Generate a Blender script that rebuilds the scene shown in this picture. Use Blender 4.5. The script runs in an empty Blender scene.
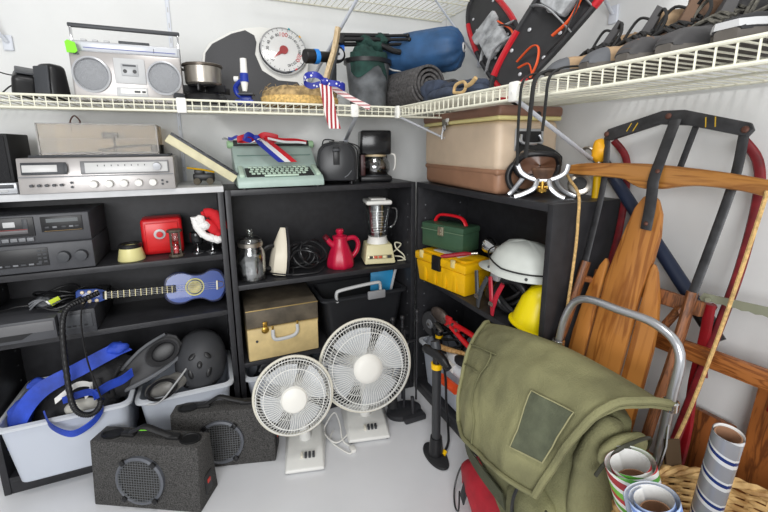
import bpy, bmesh, math, random
from mathutils import Vector as V, Matrix, noise, Euler
PI = math.pi
S = bpy.context.scene
C = S.collection
rnd = random.Random(7)

# ---------------------------------------------------------------- materials
def lin(c):
    return tuple(((v/255)/12.92 if v/255 <= .04045 else ((v/255+.055)/1.055)**2.4) for v in c[:3]) + (1,)

MATS = {}
def mat(name, col, rough=.5, metal=0., var=.0, scale=20., bump=0., bscale=60., trans=0., alpha=1., ior=1.45, coat=0., spec=.5, emit=0):
    if name in MATS: return MATS[name]
    m = bpy.data.materials.new(name); m.use_nodes = True
    nt = m.node_tree; b = nt.nodes['Principled BSDF']
    b.inputs['Base Color'].default_value = lin(col)
    b.inputs['Roughness'].default_value = rough
    b.inputs['Metallic'].default_value = metal
    b.inputs['Transmission Weight'].default_value = trans
    b.inputs['Alpha'].default_value = alpha
    b.inputs['IOR'].default_value = ior
    b.inputs['Coat Weight'].default_value = coat
    b.inputs['Specular IOR Level'].default_value = spec
    tc = nt.nodes.new('ShaderNodeTexCoord')
    if var > 0:
        n = nt.nodes.new('ShaderNodeTexNoise'); n.inputs['Scale'].default_value = scale; n.inputs['Detail'].default_value = 6
        nt.links.new(tc.outputs['Object'], n.inputs['Vector'])
        r = nt.nodes.new('ShaderNodeValToRGB')
        r.color_ramp.elements[0].position = .3; r.color_ramp.elements[1].position = .7
        r.color_ramp.elements[0].color = lin([max(0, c*(1-var)) for c in col]); r.color_ramp.elements[1].color = lin([min(255, c*(1+var)) for c in col])
        nt.links.new(n.outputs['Fac'], r.inputs['Fac']); nt.links.new(r.outputs['Color'], b.inputs['Base Color'])
    if bump > 0:
        n2 = nt.nodes.new('ShaderNodeTexNoise'); n2.inputs['Scale'].default_value = bscale; n2.inputs['Detail'].default_value = 4
        nt.links.new(tc.outputs['Object'], n2.inputs['Vector'])
        bp = nt.nodes.new('ShaderNodeBump'); bp.inputs['Strength'].default_value = bump; bp.inputs['Distance'].default_value = .004
        nt.links.new(n2.outputs['Fac'], bp.inputs['Height']); nt.links.new(bp.outputs['Normal'], b.inputs['Normal'])
    MATS[name] = m
    return m

def wood(name, c1, c2, scale=6., stretch=(18, 18, 1.6), rough=.45, coat=0.):
    m = bpy.data.materials.new(name); m.use_nodes = True; nt = m.node_tree; b = nt.nodes['Principled BSDF']
    b.inputs['Roughness'].default_value = rough; b.inputs['Coat Weight'].default_value = coat
    tc = nt.nodes.new('ShaderNodeTexCoord'); mp = nt.nodes.new('ShaderNodeMapping'); mp.inputs['Scale'].default_value = stretch
    nt.links.new(tc.outputs['Object'], mp.inputs['Vector'])
    n = nt.nodes.new('ShaderNodeTexNoise'); n.inputs['Scale'].default_value = scale; n.inputs['Detail'].default_value = 5; n.inputs['Distortion'].default_value = .6
    nt.links.new(mp.outputs['Vector'], n.inputs['Vector'])
    w = nt.nodes.new('ShaderNodeMath'); w.operation = 'MULTIPLY'; w.inputs[1].default_value = 7
    nt.links.new(n.outputs['Fac'], w.inputs[0])
    fr = nt.nodes.new('ShaderNodeMath'); fr.operation = 'PINGPONG'; fr.inputs[1].default_value = 1
    nt.links.new(w.outputs[0], fr.inputs[0])
    r = nt.nodes.new('ShaderNodeValToRGB'); r.color_ramp.elements[0].color = lin(c1); r.color_ramp.elements[1].color = lin(c2)
    r.color_ramp.elements[0].position = .05; r.color_ramp.elements[1].position = .6
    nt.links.new(fr.outputs[0], r.inputs['Fac']); nt.links.new(r.outputs['Color'], b.inputs['Base Color'])
    return m

def stripes(name, cols, axis='Z', period=.05, rough=.35, metal=0., twist=0.):
    """repeating colour bands in object space (printed paper, woven strips)"""
    m = bpy.data.materials.new(name); m.use_nodes = True; nt = m.node_tree; b = nt.nodes['Principled BSDF']
    b.inputs['Roughness'].default_value = rough; b.inputs['Metallic'].default_value = metal
    tc = nt.nodes.new('ShaderNodeTexCoord'); sp = nt.nodes.new('ShaderNodeSeparateXYZ'); nt.links.new(tc.outputs['Object'], sp.inputs[0])
    src = sp.outputs[axis]
    if twist:
        at = nt.nodes.new('ShaderNodeMath'); at.operation = 'ARCTAN2'
        nt.links.new(sp.outputs['Y'], at.inputs[0]); nt.links.new(sp.outputs['X'], at.inputs[1])
        mu = nt.nodes.new('ShaderNodeMath'); mu.operation = 'MULTIPLY_ADD'; mu.inputs[1].default_value = twist*period/(2*PI)
        nt.links.new(at.outputs[0], mu.inputs[0]); nt.links.new(src, mu.inputs[2]); src = mu.outputs[0]
    dv = nt.nodes.new('ShaderNodeMath'); dv.operation = 'DIVIDE'; dv.inputs[1].default_value = period; nt.links.new(src, dv.inputs[0])
    fr = nt.nodes.new('ShaderNodeMath'); fr.operation = 'FRACT'; nt.links.new(dv.outputs[0], fr.inputs[0])
    r = nt.nodes.new('ShaderNodeValToRGB'); r.color_ramp.interpolation = 'CONSTANT'
    e = r.color_ramp.elements
    while len(e) < len(cols): e.new(.5)
    for i, (p, c) in enumerate(cols): e[i].position = p; e[i].color = lin(c)
    nt.links.new(fr.outputs[0], r.inputs['Fac']); nt.links.new(r.outputs['Color'], b.inputs['Base Color'])
    return m

def thin(name, tint, refl=.10, rough=.03, edge=.55):
    """a thin clear wall: see-through with a sheen that grows at grazing angles"""
    m = bpy.data.materials.new(name); m.use_nodes = True; nt = m.node_tree; nt.nodes.remove(nt.nodes['Principled BSDF'])
    tr = nt.nodes.new('ShaderNodeBsdfTransparent'); tr.inputs['Color'].default_value = lin(tint)
    gl = nt.nodes.new('ShaderNodeBsdfGlossy'); gl.inputs['Roughness'].default_value = rough
    lw = nt.nodes.new('ShaderNodeLayerWeight'); lw.inputs['Blend'].default_value = .45
    ma = nt.nodes.new('ShaderNodeMath'); ma.operation = 'MULTIPLY_ADD'; ma.inputs[1].default_value = edge; ma.inputs[2].default_value = refl
    mx = nt.nodes.new('ShaderNodeMixShader'); nt.links.new(lw.outputs['Facing'], ma.inputs[0]); nt.links.new(ma.outputs[0], mx.inputs[0])
    nt.links.new(tr.outputs[0], mx.inputs[1]); nt.links.new(gl.outputs[0], mx.inputs[2]); nt.links.new(mx.outputs[0], nt.nodes['Material Output'].inputs['Surface'])
    return m

# ---------------------------------------------------------------- mesh builder
def frame(p0, p1):
    d = (V(p1)-V(p0)); L = d.length
    q = V((0, 0, 1)).rotation_difference(d.normalized()) if L > 1e-9 else Euler((0, 0, 0)).to_quaternion()
    return Matrix.Translation(V(p0)) @ q.to_matrix().to_4x4(), L

class MB:
    def __init__(s): s.bm = bmesh.new(); s.mats = []
    def _add(s, bm, m=None, M=None):
        i = 0
        if m is not None:
            if m not in s.mats: s.mats.append(m)
            i = s.mats.index(m)
        for f in bm.faces: f.material_index = i
        if M is not None: bm.transform(M)
        me = bpy.data.meshes.new('t'); bm.to_mesh(me); bm.free(); s.bm.from_mesh(me); bpy.data.meshes.remove(me)
        return s
    def box(s, c, size, bev=0., seg=2, rot=None, m=None, taper=None):
        bm = bmesh.new(); bmesh.ops.create_cube(bm, size=1)
        for v in bm.verts:
            if taper and v.co.z > 0: v.co.x *= taper[0]; v.co.y *= taper[1]
            v.co = V((v.co.x*size[0], v.co.y*size[1], v.co.z*size[2]))
        if bev > 0: bmesh.ops.bevel(bm, geom=bm.edges[:], offset=min(bev, .49*min(size)), segments=seg, profile=.5, affect='EDGES')
        M = Matrix.Translation(V(c))
        if rot: M = M @ Euler(rot).to_matrix().to_4x4()
        return s._add(bm, m, M)
    def hexa(s, pts, m=None, bev=0.):      # 8 corners: bottom 4 ccw then top 4 ccw
        bm = bmesh.new(); v = [bm.verts.new(p) for p in pts]
        for f in ((3,2,1,0),(4,5,6,7),(0,1,5,4),(1,2,6,5),(2,3,7,6),(3,0,4,7)): bm.faces.new([v[i] for i in f])
        if bev: bmesh.ops.bevel(bm, geom=bm.edges[:], offset=bev, segments=2, profile=.5, affect='EDGES')
        return s._add(bm, m)
    def cyl(s, p0, p1, r0, r1=None, seg=24, m=None, bev=0.):
        if r1 is None: r1 = r0
        M, L = frame(p0, p1); bm = bmesh.new()
        bmesh.ops.create_cone(bm, cap_ends=True, segments=seg, radius1=r0, radius2=r1, depth=L)
        bmesh.ops.translate(bm, vec=(0, 0, L/2), verts=bm.verts[:])
        if bev:
            es = [e for e in bm.edges if abs(e.verts[0].co.z-e.verts[1].co.z) < 1e-6]
            bmesh.ops.bevel(bm, geom=es, offset=bev, segments=2, profile=.5, affect='EDGES')
        return s._add(bm, m, M)
    def sph(s, c, r, seg=20, m=None, rot=None):
        bm = bmesh.new(); bmesh.ops.create_uvsphere(bm, u_segments=seg, v_segments=max(6, seg//2), radius=1)
        if not hasattr(r, '__len__'): r = (r, r, r)
        M = Matrix.Translation(V(c))
        if rot: M = M @ Euler(rot).to_matrix().to_4x4()
        return s._add(bm, m, M @ Matrix.Diagonal((*r, 1)))
    def lathe(s, prof, c=(0,0,0), axis=(0,0,1), seg=32, m=None, sx=1., sy=1., fn=None):
        """prof = list of (r, z)"""
        bm = bmesh.new(); rings = []
        for r, z in prof:
            if r < 1e-6: rings.append([bm.verts.new((0, 0, z))])
            else: rings.append([bm.verts.new((r*math.cos(2*PI*k/seg)*sx, r*math.sin(2*PI*k/seg)*sy, z)) for k in range(seg)])
        for a, b in zip(rings, rings[1:]):
            for k in range(seg):
                k2 = (k+1) % seg
                if len(a) == 1 and len(b) == 1: continue
                if len(a) == 1: bm.faces.new((a[0], b[k2], b[k]))
                elif len(b) == 1: bm.faces.new((a[k], a[k2], b[0]))
                else: bm.faces.new((a[k], a[k2], b[k2], b[k]))
        if fn:
            for v in bm.verts: v.co = fn(v.co)
        bmesh.ops.recalc_face_normals(bm, faces=bm.faces[:])
        M, _ = frame(c, V(c)+V(axis))
        return s._add(bm, m, M)
    def tube(s, pts, r, seg=8, closed=False, m=None, smooth=0, flat=1., up=None):
        pts = [V(p) for p in pts]
        if smooth: pts = spline(pts, smooth, closed)
        n = len(pts); rr = r if hasattr(r, '__len__') else [r]*n
        if len(rr) != n: rr = [rr[min(len(rr)-1, int(i*(len(rr)-1)/(n-1)+.5))] for i in range(n)]
        bm = bmesh.new(); rings = []; prev = None
        for i, p in enumerate(pts):
            a = pts[(i-1) % n] if closed or i > 0 else p; b = pts[(i+1) % n] if closed or i < n-1 else p
            t = (b-a)
            t = t.normalized() if t.length > 1e-9 else V((0, 0, 1))
            if prev is None:
                ref = V(up) if up else (V((0, 0, 1)) if abs(t.z) < .9 else V((1, 0, 0)))
                u = t.cross(ref).normalized()
            else:
                u = (prev - t*prev.dot(t))
                u = u.normalized() if u.length > 1e-6 else t.orthogonal().normalized()
            prev = u; w = t.cross(u)
            rings.append([bm.verts.new(p + (u*math.cos(2*PI*k/seg) + w*math.sin(2*PI*k/seg)*flat)*rr[i]) for k in range(seg)])
        last = n if closed else n-1
        for i in range(last):
            a, b = rings[i], rings[(i+1) % n]
            for k in range(seg): bm.faces.new((a[k], a[(k+1) % seg], b[(k+1) % seg], b[k]))
        if not closed:
            bm.faces.new(rings[0][::-1]); bm.faces.new(rings[-1])
        return s._add(bm, m)
    def prism(s, out, d, M=None, m=None, bev=0.):
        """outline in local xz, extruded 0..d along +y"""
        bm = bmesh.new(); f = bm.faces.new([bm.verts.new((x, 0, z)) for x, z in out])
        r = bmesh.ops.extrude_face_region(bm, geom=[f])
        bmesh.ops.translate(bm, vec=(0, d, 0), verts=[v for v in r['geom'] if isinstance(v, bmesh.types.BMVert)])
        bmesh.ops.recalc_face_normals(bm, faces=bm.faces[:])
        if bev: bmesh.ops.bevel(bm, geom=bm.edges[:], offset=bev, segments=2, profile=.5, affect='EDGES')
        return s._add(bm, m, M)
    def grid(s, rows, thick=.002, m=None, fn=None, close=False):
        """rows of points -> a sheet with thickness"""
        bm = bmesh.new(); vs = [[bm.verts.new(V(p)) for p in r] for r in rows]
        for i in range(len(vs)-1):
            n = len(vs[i])
            for k in range(n if close else n-1): bm.faces.new((vs[i][k], vs[i][(k+1) % n], vs[i+1][(k+1) % n], vs[i+1][k]))
        if fn:
            for v in bm.verts: v.co = fn(v.co)
        bmesh.ops.recalc_face_normals(bm, faces=bm.faces[:])
        if thick: bmesh.ops.solidify(bm, geom=bm.faces[:], thickness=thick)
        return s._add(bm, m)
    def blob(s, c, r, amp=.2, freq=12., seg=28, m=None, rot=None, seed=0., flatten=None):
        """a crumpled ellipsoid"""
        bm = bmesh.new(); bmesh.ops.create_uvsphere(bm, u_segments=seg, v_segments=seg//2+2, radius=1)
        mr = min(r)
        for v in bm.verts:
            p = V((v.co.x*r[0], v.co.y*r[1], v.co.z*r[2]))
            k = noise.noise(p*freq+V((seed, seed*1.7, seed*.3)))*amp + noise.noise(p*freq*2.6+V((seed, 3, 9)))*amp*.5
            n = V((v.co.x/r[0], v.co.y/r[1], v.co.z/r[2])).normalized()
            p += n*k*mr
            if flatten is not None and p.z < flatten: p.z = flatten
            v.co = p
        M = Matrix.Translation(V(c))
        if rot: M = M @ Euler(rot).to_matrix().to_4x4()
        return s._add(bm, m, M)
    def build(s, name, m=None, parent=None, label=None, loc=None, rot=None, sharp=40, subsurf=0):
        me = bpy.data.meshes.new(name); s.bm.to_mesh(me); s.bm.free()
        if m is not None and not s.mats: me.materials.append(m)
        for q in s.mats: me.materials.append(q)
        me.shade_smooth(); me.set_sharp_from_angle(angle=math.radians(sharp))
        o = bpy.data.objects.new(name, me); C.objects.link(o)
        if parent: o.parent = parent
        if label: o['label'] = label
        if loc: o.location = loc
        if rot: o.rotation_euler = rot
        if subsurf:
            md = o.modifiers.new('sub', 'SUBSURF'); md.levels = subsurf; md.render_levels = subsurf
        return o

def spline(pts, k=6, closed=False):
    n = len(pts); out = []
    for i in range(n if closed else n-1):
        g = (lambda j: pts[j % n]) if closed else (lambda j: pts[max(0, min(n-1, j))])
        p0, p1, p2, p3 = g(i-1), g(i), g(i+1), g(i+2)
        for j in range(k):
            t = j/k; t2 = t*t; t3 = t2*t
            out.append(.5*((2*p1)+(p2-p0)*t+(2*p0-5*p1+4*p2-p3)*t2+(3*p1-p0-3*p2+p3)*t3))
    if not closed: out.append(pts[-1])
    return out

def circ(c, r, n=48, u=(1,0,0), w=(0,0,1)):
    u, w = V(u), V(w); return [V(c)+u*r*math.cos(2*PI*k/n)+w*r*math.sin(2*PI*k/n) for k in range(n)]

def thing(name, label, cat, loc=(0,0,0), rz=0., group=None, rot=None, M=None):
    o = bpy.data.objects.new(name, None); C.objects.link(o); o.empty_display_size = .05
    o.location = loc; o.rotation_euler = rot if rot else (0, 0, rz)
    if M is not None: o.matrix_world = M
    o['label'] = label; o['category'] = cat
    if group: o['group'] = group
    return o
def tag(o, label, cat, group=None):
    o['label'] = label; o['category'] = cat
    if group: o['group'] = group
    return o
def struct(o): o['kind'] = 'structure'; return o
def R(d): return math.radians(d)
def txt(body, size, m=None, depth=.0006):
    """lettering as a mesh builder, centred, in the local xz plane facing -y"""
    cu = bpy.data.curves.new('t', 'FONT'); cu.body = body; cu.size = size; cu.align_x = 'CENTER'; cu.align_y = 'CENTER'; cu.extrude = depth
    ob = bpy.data.objects.new('t', cu); C.objects.link(ob); dg = bpy.context.evaluated_depsgraph_get()
    me = bpy.data.meshes.new_from_object(ob.evaluated_get(dg)); bpy.data.objects.remove(ob); bpy.data.curves.remove(cu)
    bm = bmesh.new(); bm.from_mesh(me); bpy.data.meshes.remove(me)
    bm.transform(Matrix.Rotation(PI/2, 4, 'X')); return bm

# ---------------------------------------------------------------- shared materials
WALL = mat('wall_paint', (226,227,226), .7, var=.03, scale=2.5, bump=.08, bscale=90)
FLOOR = mat('floor_sheet', (222,223,226), .22, var=.02, scale=3)
BLACKWOOD = mat('black_laminate', (42,42,45), .42, var=.12, scale=30, bump=.05)
WHITEBOARD = mat('white_board', (205,206,208), .4, var=.03)
WIRE = mat('vinyl_wire', (226,224,206), .45)
WSTEEL = mat('white_steel', (214,218,226), .4)
BLK = mat('black_plastic', (26,26,28), .38)
BLKM = mat('black_matte', (30,30,32), .7, var=.15)
RUB = mat('rubber', (34,34,36), .6, var=.1)
DGREY = mat('dark_grey_plastic', (62,64,68), .45)
MGREY = mat('mid_grey_plastic', (120,122,126), .45)
LGREY = mat('light_grey_plastic', (190,191,192), .4)
WHT = mat('white_plastic', (232,231,226), .4)
CREAM = mat('cream_plastic', (226,221,196), .4)
SILV = mat('silver_plastic', (186,188,192), .32, metal=.25)
SILVP = mat('silver_paint', (176,172,170), .35, metal=.45, var=.03)
CHROME = mat('chrome', (215,216,218), .16, metal=1)
STEEL = mat('brushed_steel', (178,172,162), .32, metal=.9, var=.06)
ALU = mat('aluminium', (196,198,202), .3, metal=.85)
GLASS = thin('clear_glass', (249,250,250), .14, .06)
CLEARP = mat('frosted_plastic', (216,222,233), .3, alpha=.72)
RED = mat('red_plastic', (205,28,34), .35)
REDP = mat('red_paint', (160,22,30), .4, var=.12, scale=30)
BLUE = mat('blue_plastic', (30,70,190), .4)
YEL = mat('yellow_plastic', (240,190,10), .38)
BRASS = mat('brass', (190,150,70), .3, metal=.9)
# ================================================================ SETTING
WX = .285
f = MB().box((-1.2, -1.6, -.025), (3.4, 3.9, .05)).build('floor', FLOOR); struct(f)
w = MB().box((-1.2, WX+.05, 1.25), (3.6, .1, 2.6)).build('wall_back', WALL); struct(w)
w = MB().box((WX+.05, -1.6, 1.25), (.1, 3.67, 2.6)).build('wall_right', WALL); struct(w)

# ---------------------------------------------------------------- wire shelves
def wire_shelf(label, x0, x1, y_wall, y_lip, z, group, along='x', clips=(), braces=(), lip=.033, gap=.0254):
    """along x: shelf on the back wall; along y: on the right wall (coordinates swapped)"""
    t = thing('wire_shelf', label, 'shelf', (0, 0, 0), group=group)
    sw = (lambda a, b, c: (a, b, c)) if along == 'x' else (lambda a, b, c: (b, a, c))
    mb = MB(); n = int((x1-x0)/gap)
    for i in range(n+1):
        a = x0+(x1-x0)*i/n
        mb.tube([sw(a, y_wall-.004, z), sw(a, y_lip+.004, z), sw(a, y_lip, z-.004), sw(a, y_lip, z-lip)], .0017, 5)
    mb.build('wire_deck', WIRE, t)
    mb = MB()
    for yy, zz, r in ((y_wall-.006, z-.003, .003), (y_wall+(y_lip-y_wall)*.33, z-.004, .0026), (y_wall+(y_lip-y_wall)*.66, z-.004, .0026)):
        mb.cyl(sw(x0, yy, zz), sw(x1, yy, zz), r, seg=8)
    mb.build('support_rod', WIRE, t)
    mb = MB()
    for zz, r in ((z, .0034), (z-lip, .0034)) + (((z-lip*.5, .0015),) if along == 'x' else ()): mb.cyl(sw(x0, y_lip, zz), sw(x1, y_lip, zz), r, seg=8)
    mb.build('front_lip', WIRE, t)
    for a in clips:
        b = MB().box(sw(a, y_lip-.002, z-lip/2), (.028, .014, lip+.012) if along == 'x' else (.014, .028, lip+.012), .004)
        c0 = sw(a, y_lip-.009, z-lip/2); c1 = sw(a, y_lip-.011, z-lip/2)
        b.cyl(c0, c1, .003, seg=10, m=None); b.build('bracket_clip', WHT, t)
    for a, bw, zw in braces:
        p0 = V(sw(a, y_lip, z-lip)); p1 = V(sw(bw, y_wall-.004, zw)); d = (p1-p0)
        m = MB(); m.tube([p0, p0+d*.5, p1], .0085, 8, flat=.45, up=(0, 0, 1)); m.box(tuple(p1), (.02, .02, .02), .004); m.build('support_brace', WSTEEL, t)
    return t
ZS = 1.31
wire_shelf('long white wire shelf on the back wall carrying boombox and scale', -1.62, WX-.004, WX, -.188, ZS, 'white wire shelves',
           clips=(-.905, -.352), braces=((-.343, -.232, 1.198), (-1.46, -1.487, 1.197)))
wire_shelf('white wire shelf on the right wall carrying snowshoes and shoes', -1.9, -.19, WX, -.188, ZS-.002, 'white wire shelves', 'y',
           clips=(-.205, -.83), braces=((-.833, -.70, 1.105), (-.215, -.18, 1.10)))
wire_shelf('upper white wire shelf at the top edge above the stuff sack', -.62, WX-.004, WX, -.10, 1.775, 'white wire shelves',
           clips=(), braces=((-.27, -.41, 1.42),))
t = thing('wall_bracket', 'small white wall clip with diagonal strut above the computer speakers', 'bracket', (-1.439, WX, 1.523))
MB().box((0, -.005, 0), (.028, .01, .05), .003).cyl((0, -.01, .008), (0, -.012, .008), .005, seg=10).build('plate', WSTEEL, t)
MB().tube([(0, -.01, 0), (-.07, -.12, .14)], .008, 8, flat=.45).build('strut', WSTEEL, t)
t = thing('wall_bracket', 'white diagonal strut on the right wall above the shoes', 'bracket', (WX, -.692, 1.545))
MB().box((-.005, 0, 0), (.01, .028, .05), .003).build('plate', WSTEEL, t)
MB().tube([(-.01, 0, 0), (-.16, .05, .22)], .008, 8, flat=.45).build('strut', WSTEEL, t)
t = thing('wall_bracket', 'white diagonal strut in the corner between stuff sack and snowshoes', 'bracket', (WX, -.05, 1.53))
MB().box((-.005, 0, 0), (.01, .028, .05), .003).build('plate', WSTEEL, t)
MB().tube([(-.01, 0, 0), (-.2, .06, .24)], .008, 8, flat=.45).build('strut', WSTEEL, t)
t = thing('shelf_standard', 'narrow grey vertical standard on the wall behind the boombox', 'shelf standard', (-.936, WX-.004, 1.03))
MB().box((0, 0, .51), (.013, .008, 1.02), .001).build('rail', WSTEEL, t)
mb = MB()
for k in range(18): mb.box((0, -.0042, .05+k*.055), (.004, .001, .018))
mb.build('slot', LGREY, t)

# ---------------------------------------------------------------- bookcases
def bookcase(label, W, D, H, shelves, loc, rz, base_z=.062, top=None, back=True):
    t = thing('bookcase', label, 'bookcase', loc, rz, 'black bookcases')
    th = .02
    for s in (0, 1):
        mb = MB().box((th/2 if s == 0 else W-th/2, D/2, H/2), (th, D, H), .001, m=BLACKWOOD)
        for k in range(14):                       # rows of shelf-pin holes
            z = .13+k*.06
            for yy in (.035, D-.05):
                x0 = th if s == 0 else W-th
                mb.cyl((x0-.001, yy, z), (x0+.001, yy, z), .003, seg=8, m=MGREY)
        mb.build('side_panel', None, t)
    MB().box((W/2, D-.004, H/2), (W-2*th, .008, H-.01)).build('back_panel', BLACKWOOD, t)
    if top: MB().box((W/2+.0, D/2, H+.0105), (W+.004, D+.004, .021), .0015).build('top', WHITEBOARD, t, 'white board top')
    else: MB().box((W/2, D/2-.0, H-.011), (W-2*th, D, .022), .001).build('top', BLACKWOOD, t)
    for z in shelves: MB().box((W/2, D/2-.003, z-.01), (W-2*th, D-.016, .02), .001).build('shelf', BLACKWOOD, t)
    MB().box((W/2, D/2-.004, base_z-.01), (W-2*th, D-.012, .02), .001).build('bottom_shelf', BLACKWOOD, t)
    MB().box((W/2, .012, .021), (W-2*th, .02, .042), .001).build('plinth', BLACKWOOD, t)
    return t
b = bookcase('left black bookcase topped by a white board under the silver stereo', .778, .27, 1.007, (.771, .546), (-1.5805, 0, 0), 0, top=True)
b = bookcase('black bookcase in the middle holding blender, kettle and phonograph case', .795, .27, 1.012, (.637, .305), (-.7975, 0, 0), 0)
b = bookcase('black bookcase on the right wall holding yellow toolbox and helmets', .787, .27, 1.012, (.592,), (.001, -.003, 0), -PI/2)
# ================================================================ ON THE WIRE SHELF
zt = ZS+.002
# computer speakers
for lab, loc, rot in (('black computer speaker standing upright left of the boombox', (-1.252, -.03, zt), (0, 0, R(-28))),
                      ('black computer speaker tipped on its back at the far left of the wire shelf', (-1.315, -.05, zt+.028), (R(-68), R(6), R(18)))):
    t = thing('computer_speaker', lab, 'speaker', loc, rot=rot, group='small computer speakers')
    MB().box((0, 0, .05), (.062, .072, .104), .016, 3, taper=(.86, .8)).build('cabinet', BLK, t)
    MB().box((0, -.038, .05), (.046, .006, .084), .003, 2, rot=(R(-4), 0, 0)).build('grille', DGREY, t)
m = MB().tube([(-1.42, .0, zt+.09), (-1.36, .0, zt+.07), (-1.30, .01, zt+.075), (-1.27, .03, zt+.05)], .002, 6, smooth=6)
m.tube([(-1.44, -.05, zt+.0), (-1.38, -.06, zt+.004), (-1.35, -.04, zt+.035), (-1.31, -.02, zt+.06)], .002, 6, smooth=6)
tag(m.build('speaker_cable', BLK), 'thin black cable trailing from the small speakers at the shelf end', 'cable')

# boombox
t = thing('boombox', 'silver boombox with two round speakers and a green sticker', 'boombox', (-1.05, -.005, zt)); t.scale = (1, 1, 1.06)
W = .30
MB().box((0, 0, .068), (W, .085, .136), .006).build('body', SILVP, t)
MB().box((0, .006, .152), (W, .072, .036), .004, rot=(R(8), 0, 0)).build('tuner_housing', SILV, t)
TUN = mat('tuner_glass', (205,208,214), .15)
b = MB().box((.012, -.031, .150), (W-.04, .004, .022), .001, m=TUN, rot=(R(8), 0, 0))
b.box((.012, -.0335, .147), (W-.05, .001, .0018), m=mat('tuner_blue', (70,84,160), .4), rot=(R(8), 0, 0)); b.box((.075, -.0335, .151), (.0015, .001, .014), m=DGREY)
b.build('tuner_dial', None, t)
GR = mat('speaker_mesh', (150,152,156), .45, metal=.5, bump=.6, bscale=500)
for x, r in ((-.098, .05), (.098, .05)):
    sp = MB().lathe([(r, .0), (r, .008), (r-.005, .010), (r-.007, .004)], (x, -.0415, .072), (0, -1, 0), 40).build('speaker', SILV, t)
    MB().lathe([(0, .009), (r*.6, .007), (r-.006, .003)], (x, -.0415, .072), (0, -1, 0), 40).build('speaker_grille', GR, sp)
d = MB().box((.004, -.043, .087), (.085, .006, .072), .003).build('cassette_door', LGREY, t)
b = MB().box((.004, -.047, .09), (.046, .003, .034), .002, m=mat('tape_panel', (170,172,174), .3))
for x in (-.009, .017): b.cyl((x, -.048, .086), (x, -.0495, .086), .0055, seg=14, m=BLK)
b.box((.004, -.0487, .102), (.036, .001, .005), m=DGREY)
b.build('cassette_window', None, d)
b = MB().box((.004, -.043, .028), (.085, .004, .026), .002, m=LGREY).box((.008, -.0457, .03), (.07, .001, .014), m=WHT)
b.box((.018, -.0465, .029), (.016, .001, .006), m=BLK).box((.036, -.0465, .029), (.010, .001, .006), m=BLK); b.build('control_panel', None, t)
b = MB()
for k in range(3): b.box((-.115+k*.03, 0, .172), (.014, .018, .006), .001)
b.build('button_row', LGREY, t)
MB().box((.02, -.004, .173), (.085, .012, .007), .001).build('slider', DGREY, t)
h = MB().box((0, .01, .213), (W+.006, .016, .011), .003).build('handle', DGREY, t)
MB().box((-.147, .01, .185), (.006, .012, .055), .001).build('handle_arm', CHROME, h); MB().box((.147, .01, .185), (.006, .012, .055), .001).build('handle_arm', CHROME, h)
MB().prism([(-.155, .122), (-.135, .122), (-.128, .128), (-.132, .15), (-.15, .156), (-.157, .15)], .001, Matrix.Translation((.004, -.052, .005))).build('sticker', mat('green_sticker', (130,225,40), .6), t, 'bright green sticker')
for x in (-.112, -.104): MB().box((x-.022, -.0435, .127), (.006, .002, .005)).build('badge', DGREY, t)

# camp stove and pot
t = thing('camp_stove', 'black portable burner under the steel pot', 'stove', (-.835, .0, zt))
MB().lathe([(0, 0), (.072, 0), (.078, .012), (.07, .03), (.05, .04), (0, .04)]).build('base', BLK, t)
b = MB()
for k in range(6):
    a = k*PI/3+.3; b.box((math.cos(a)*.05, math.sin(a)*.05, .052), (.075, .006, .022), .001, rot=(0, 0, a))
b.lathe([(.05, .058), (.054, .062), (.05, .066), (.046, .062)], seg=30); b.build('grate', BLK, t)
MB().cyl((-.07, -.05, .02), (-.088, -.066, .02), .012).build('knob', DGREY, t)
t = thing('cooking_pot', 'dented steel cooking pot with a dark rim on the burner', 'pot', (-.835, 0, zt+.066))
MB().lathe([(0, 0), (.052, 0), (.058, .006), (.059, .062), (.063, .065), (.061, .068), (.056, .064), (.055, .01), (0, .006)]).build('body', STEEL, t)
MB().lathe([(.0595, .058), (.0645, .06), (.0645, .066), (.0595, .068)]).build('rim', mat('dark_rim', (96,88,80), .35, metal=.8), t)
MB().tube([(-.06, 0, .05), (-.072, -.012, .052), (-.074, 0, .05), (-.072, .012, .052), (-.06, .0, .046)], .0025, 6).build('handle', STEEL, t)

# microscope
t = thing('microscope', 'small toy microscope in blue with a white eyepiece tube', 'microscope', (-.708, -.08, zt), rz=R(-15)); t.scale = (1.25, 1.15, 1.02)
BL2 = mat('royal_blue', (28,52,150), .35)
MB().box((0, 0, .007), (.05, .06, .014), .005).box((0, .014, .02), (.03, .02, .02), .003).build('base', BL2, t)
MB().tube([(-.002, .022, .02), (-.024, .028, .035), (-.028, .024, .06), (-.01, .012, .08)], .007, 10, smooth=5).build('arm', BL2, t)
MB().box((.004, -.004, .032), (.04, .045, .005), .001).build('stage', DGREY, t)
b = MB().cyl((0, -.002, .072), (0, 0, .100), .012, .011, m=BL2).cyl((0, -.004, .042), (0, -.002, .072), .006, .010, m=WHT); b.build('nosepiece', None, t)
MB().cyl((0, 0, .100), (.0, .003, .147), .0095, .0085).build('eyepiece', WHT, t)
MB().cyl((-.018, .02, .085), (-.03, .02, .085), .009).build('focus_knob', WHT, t)

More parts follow.
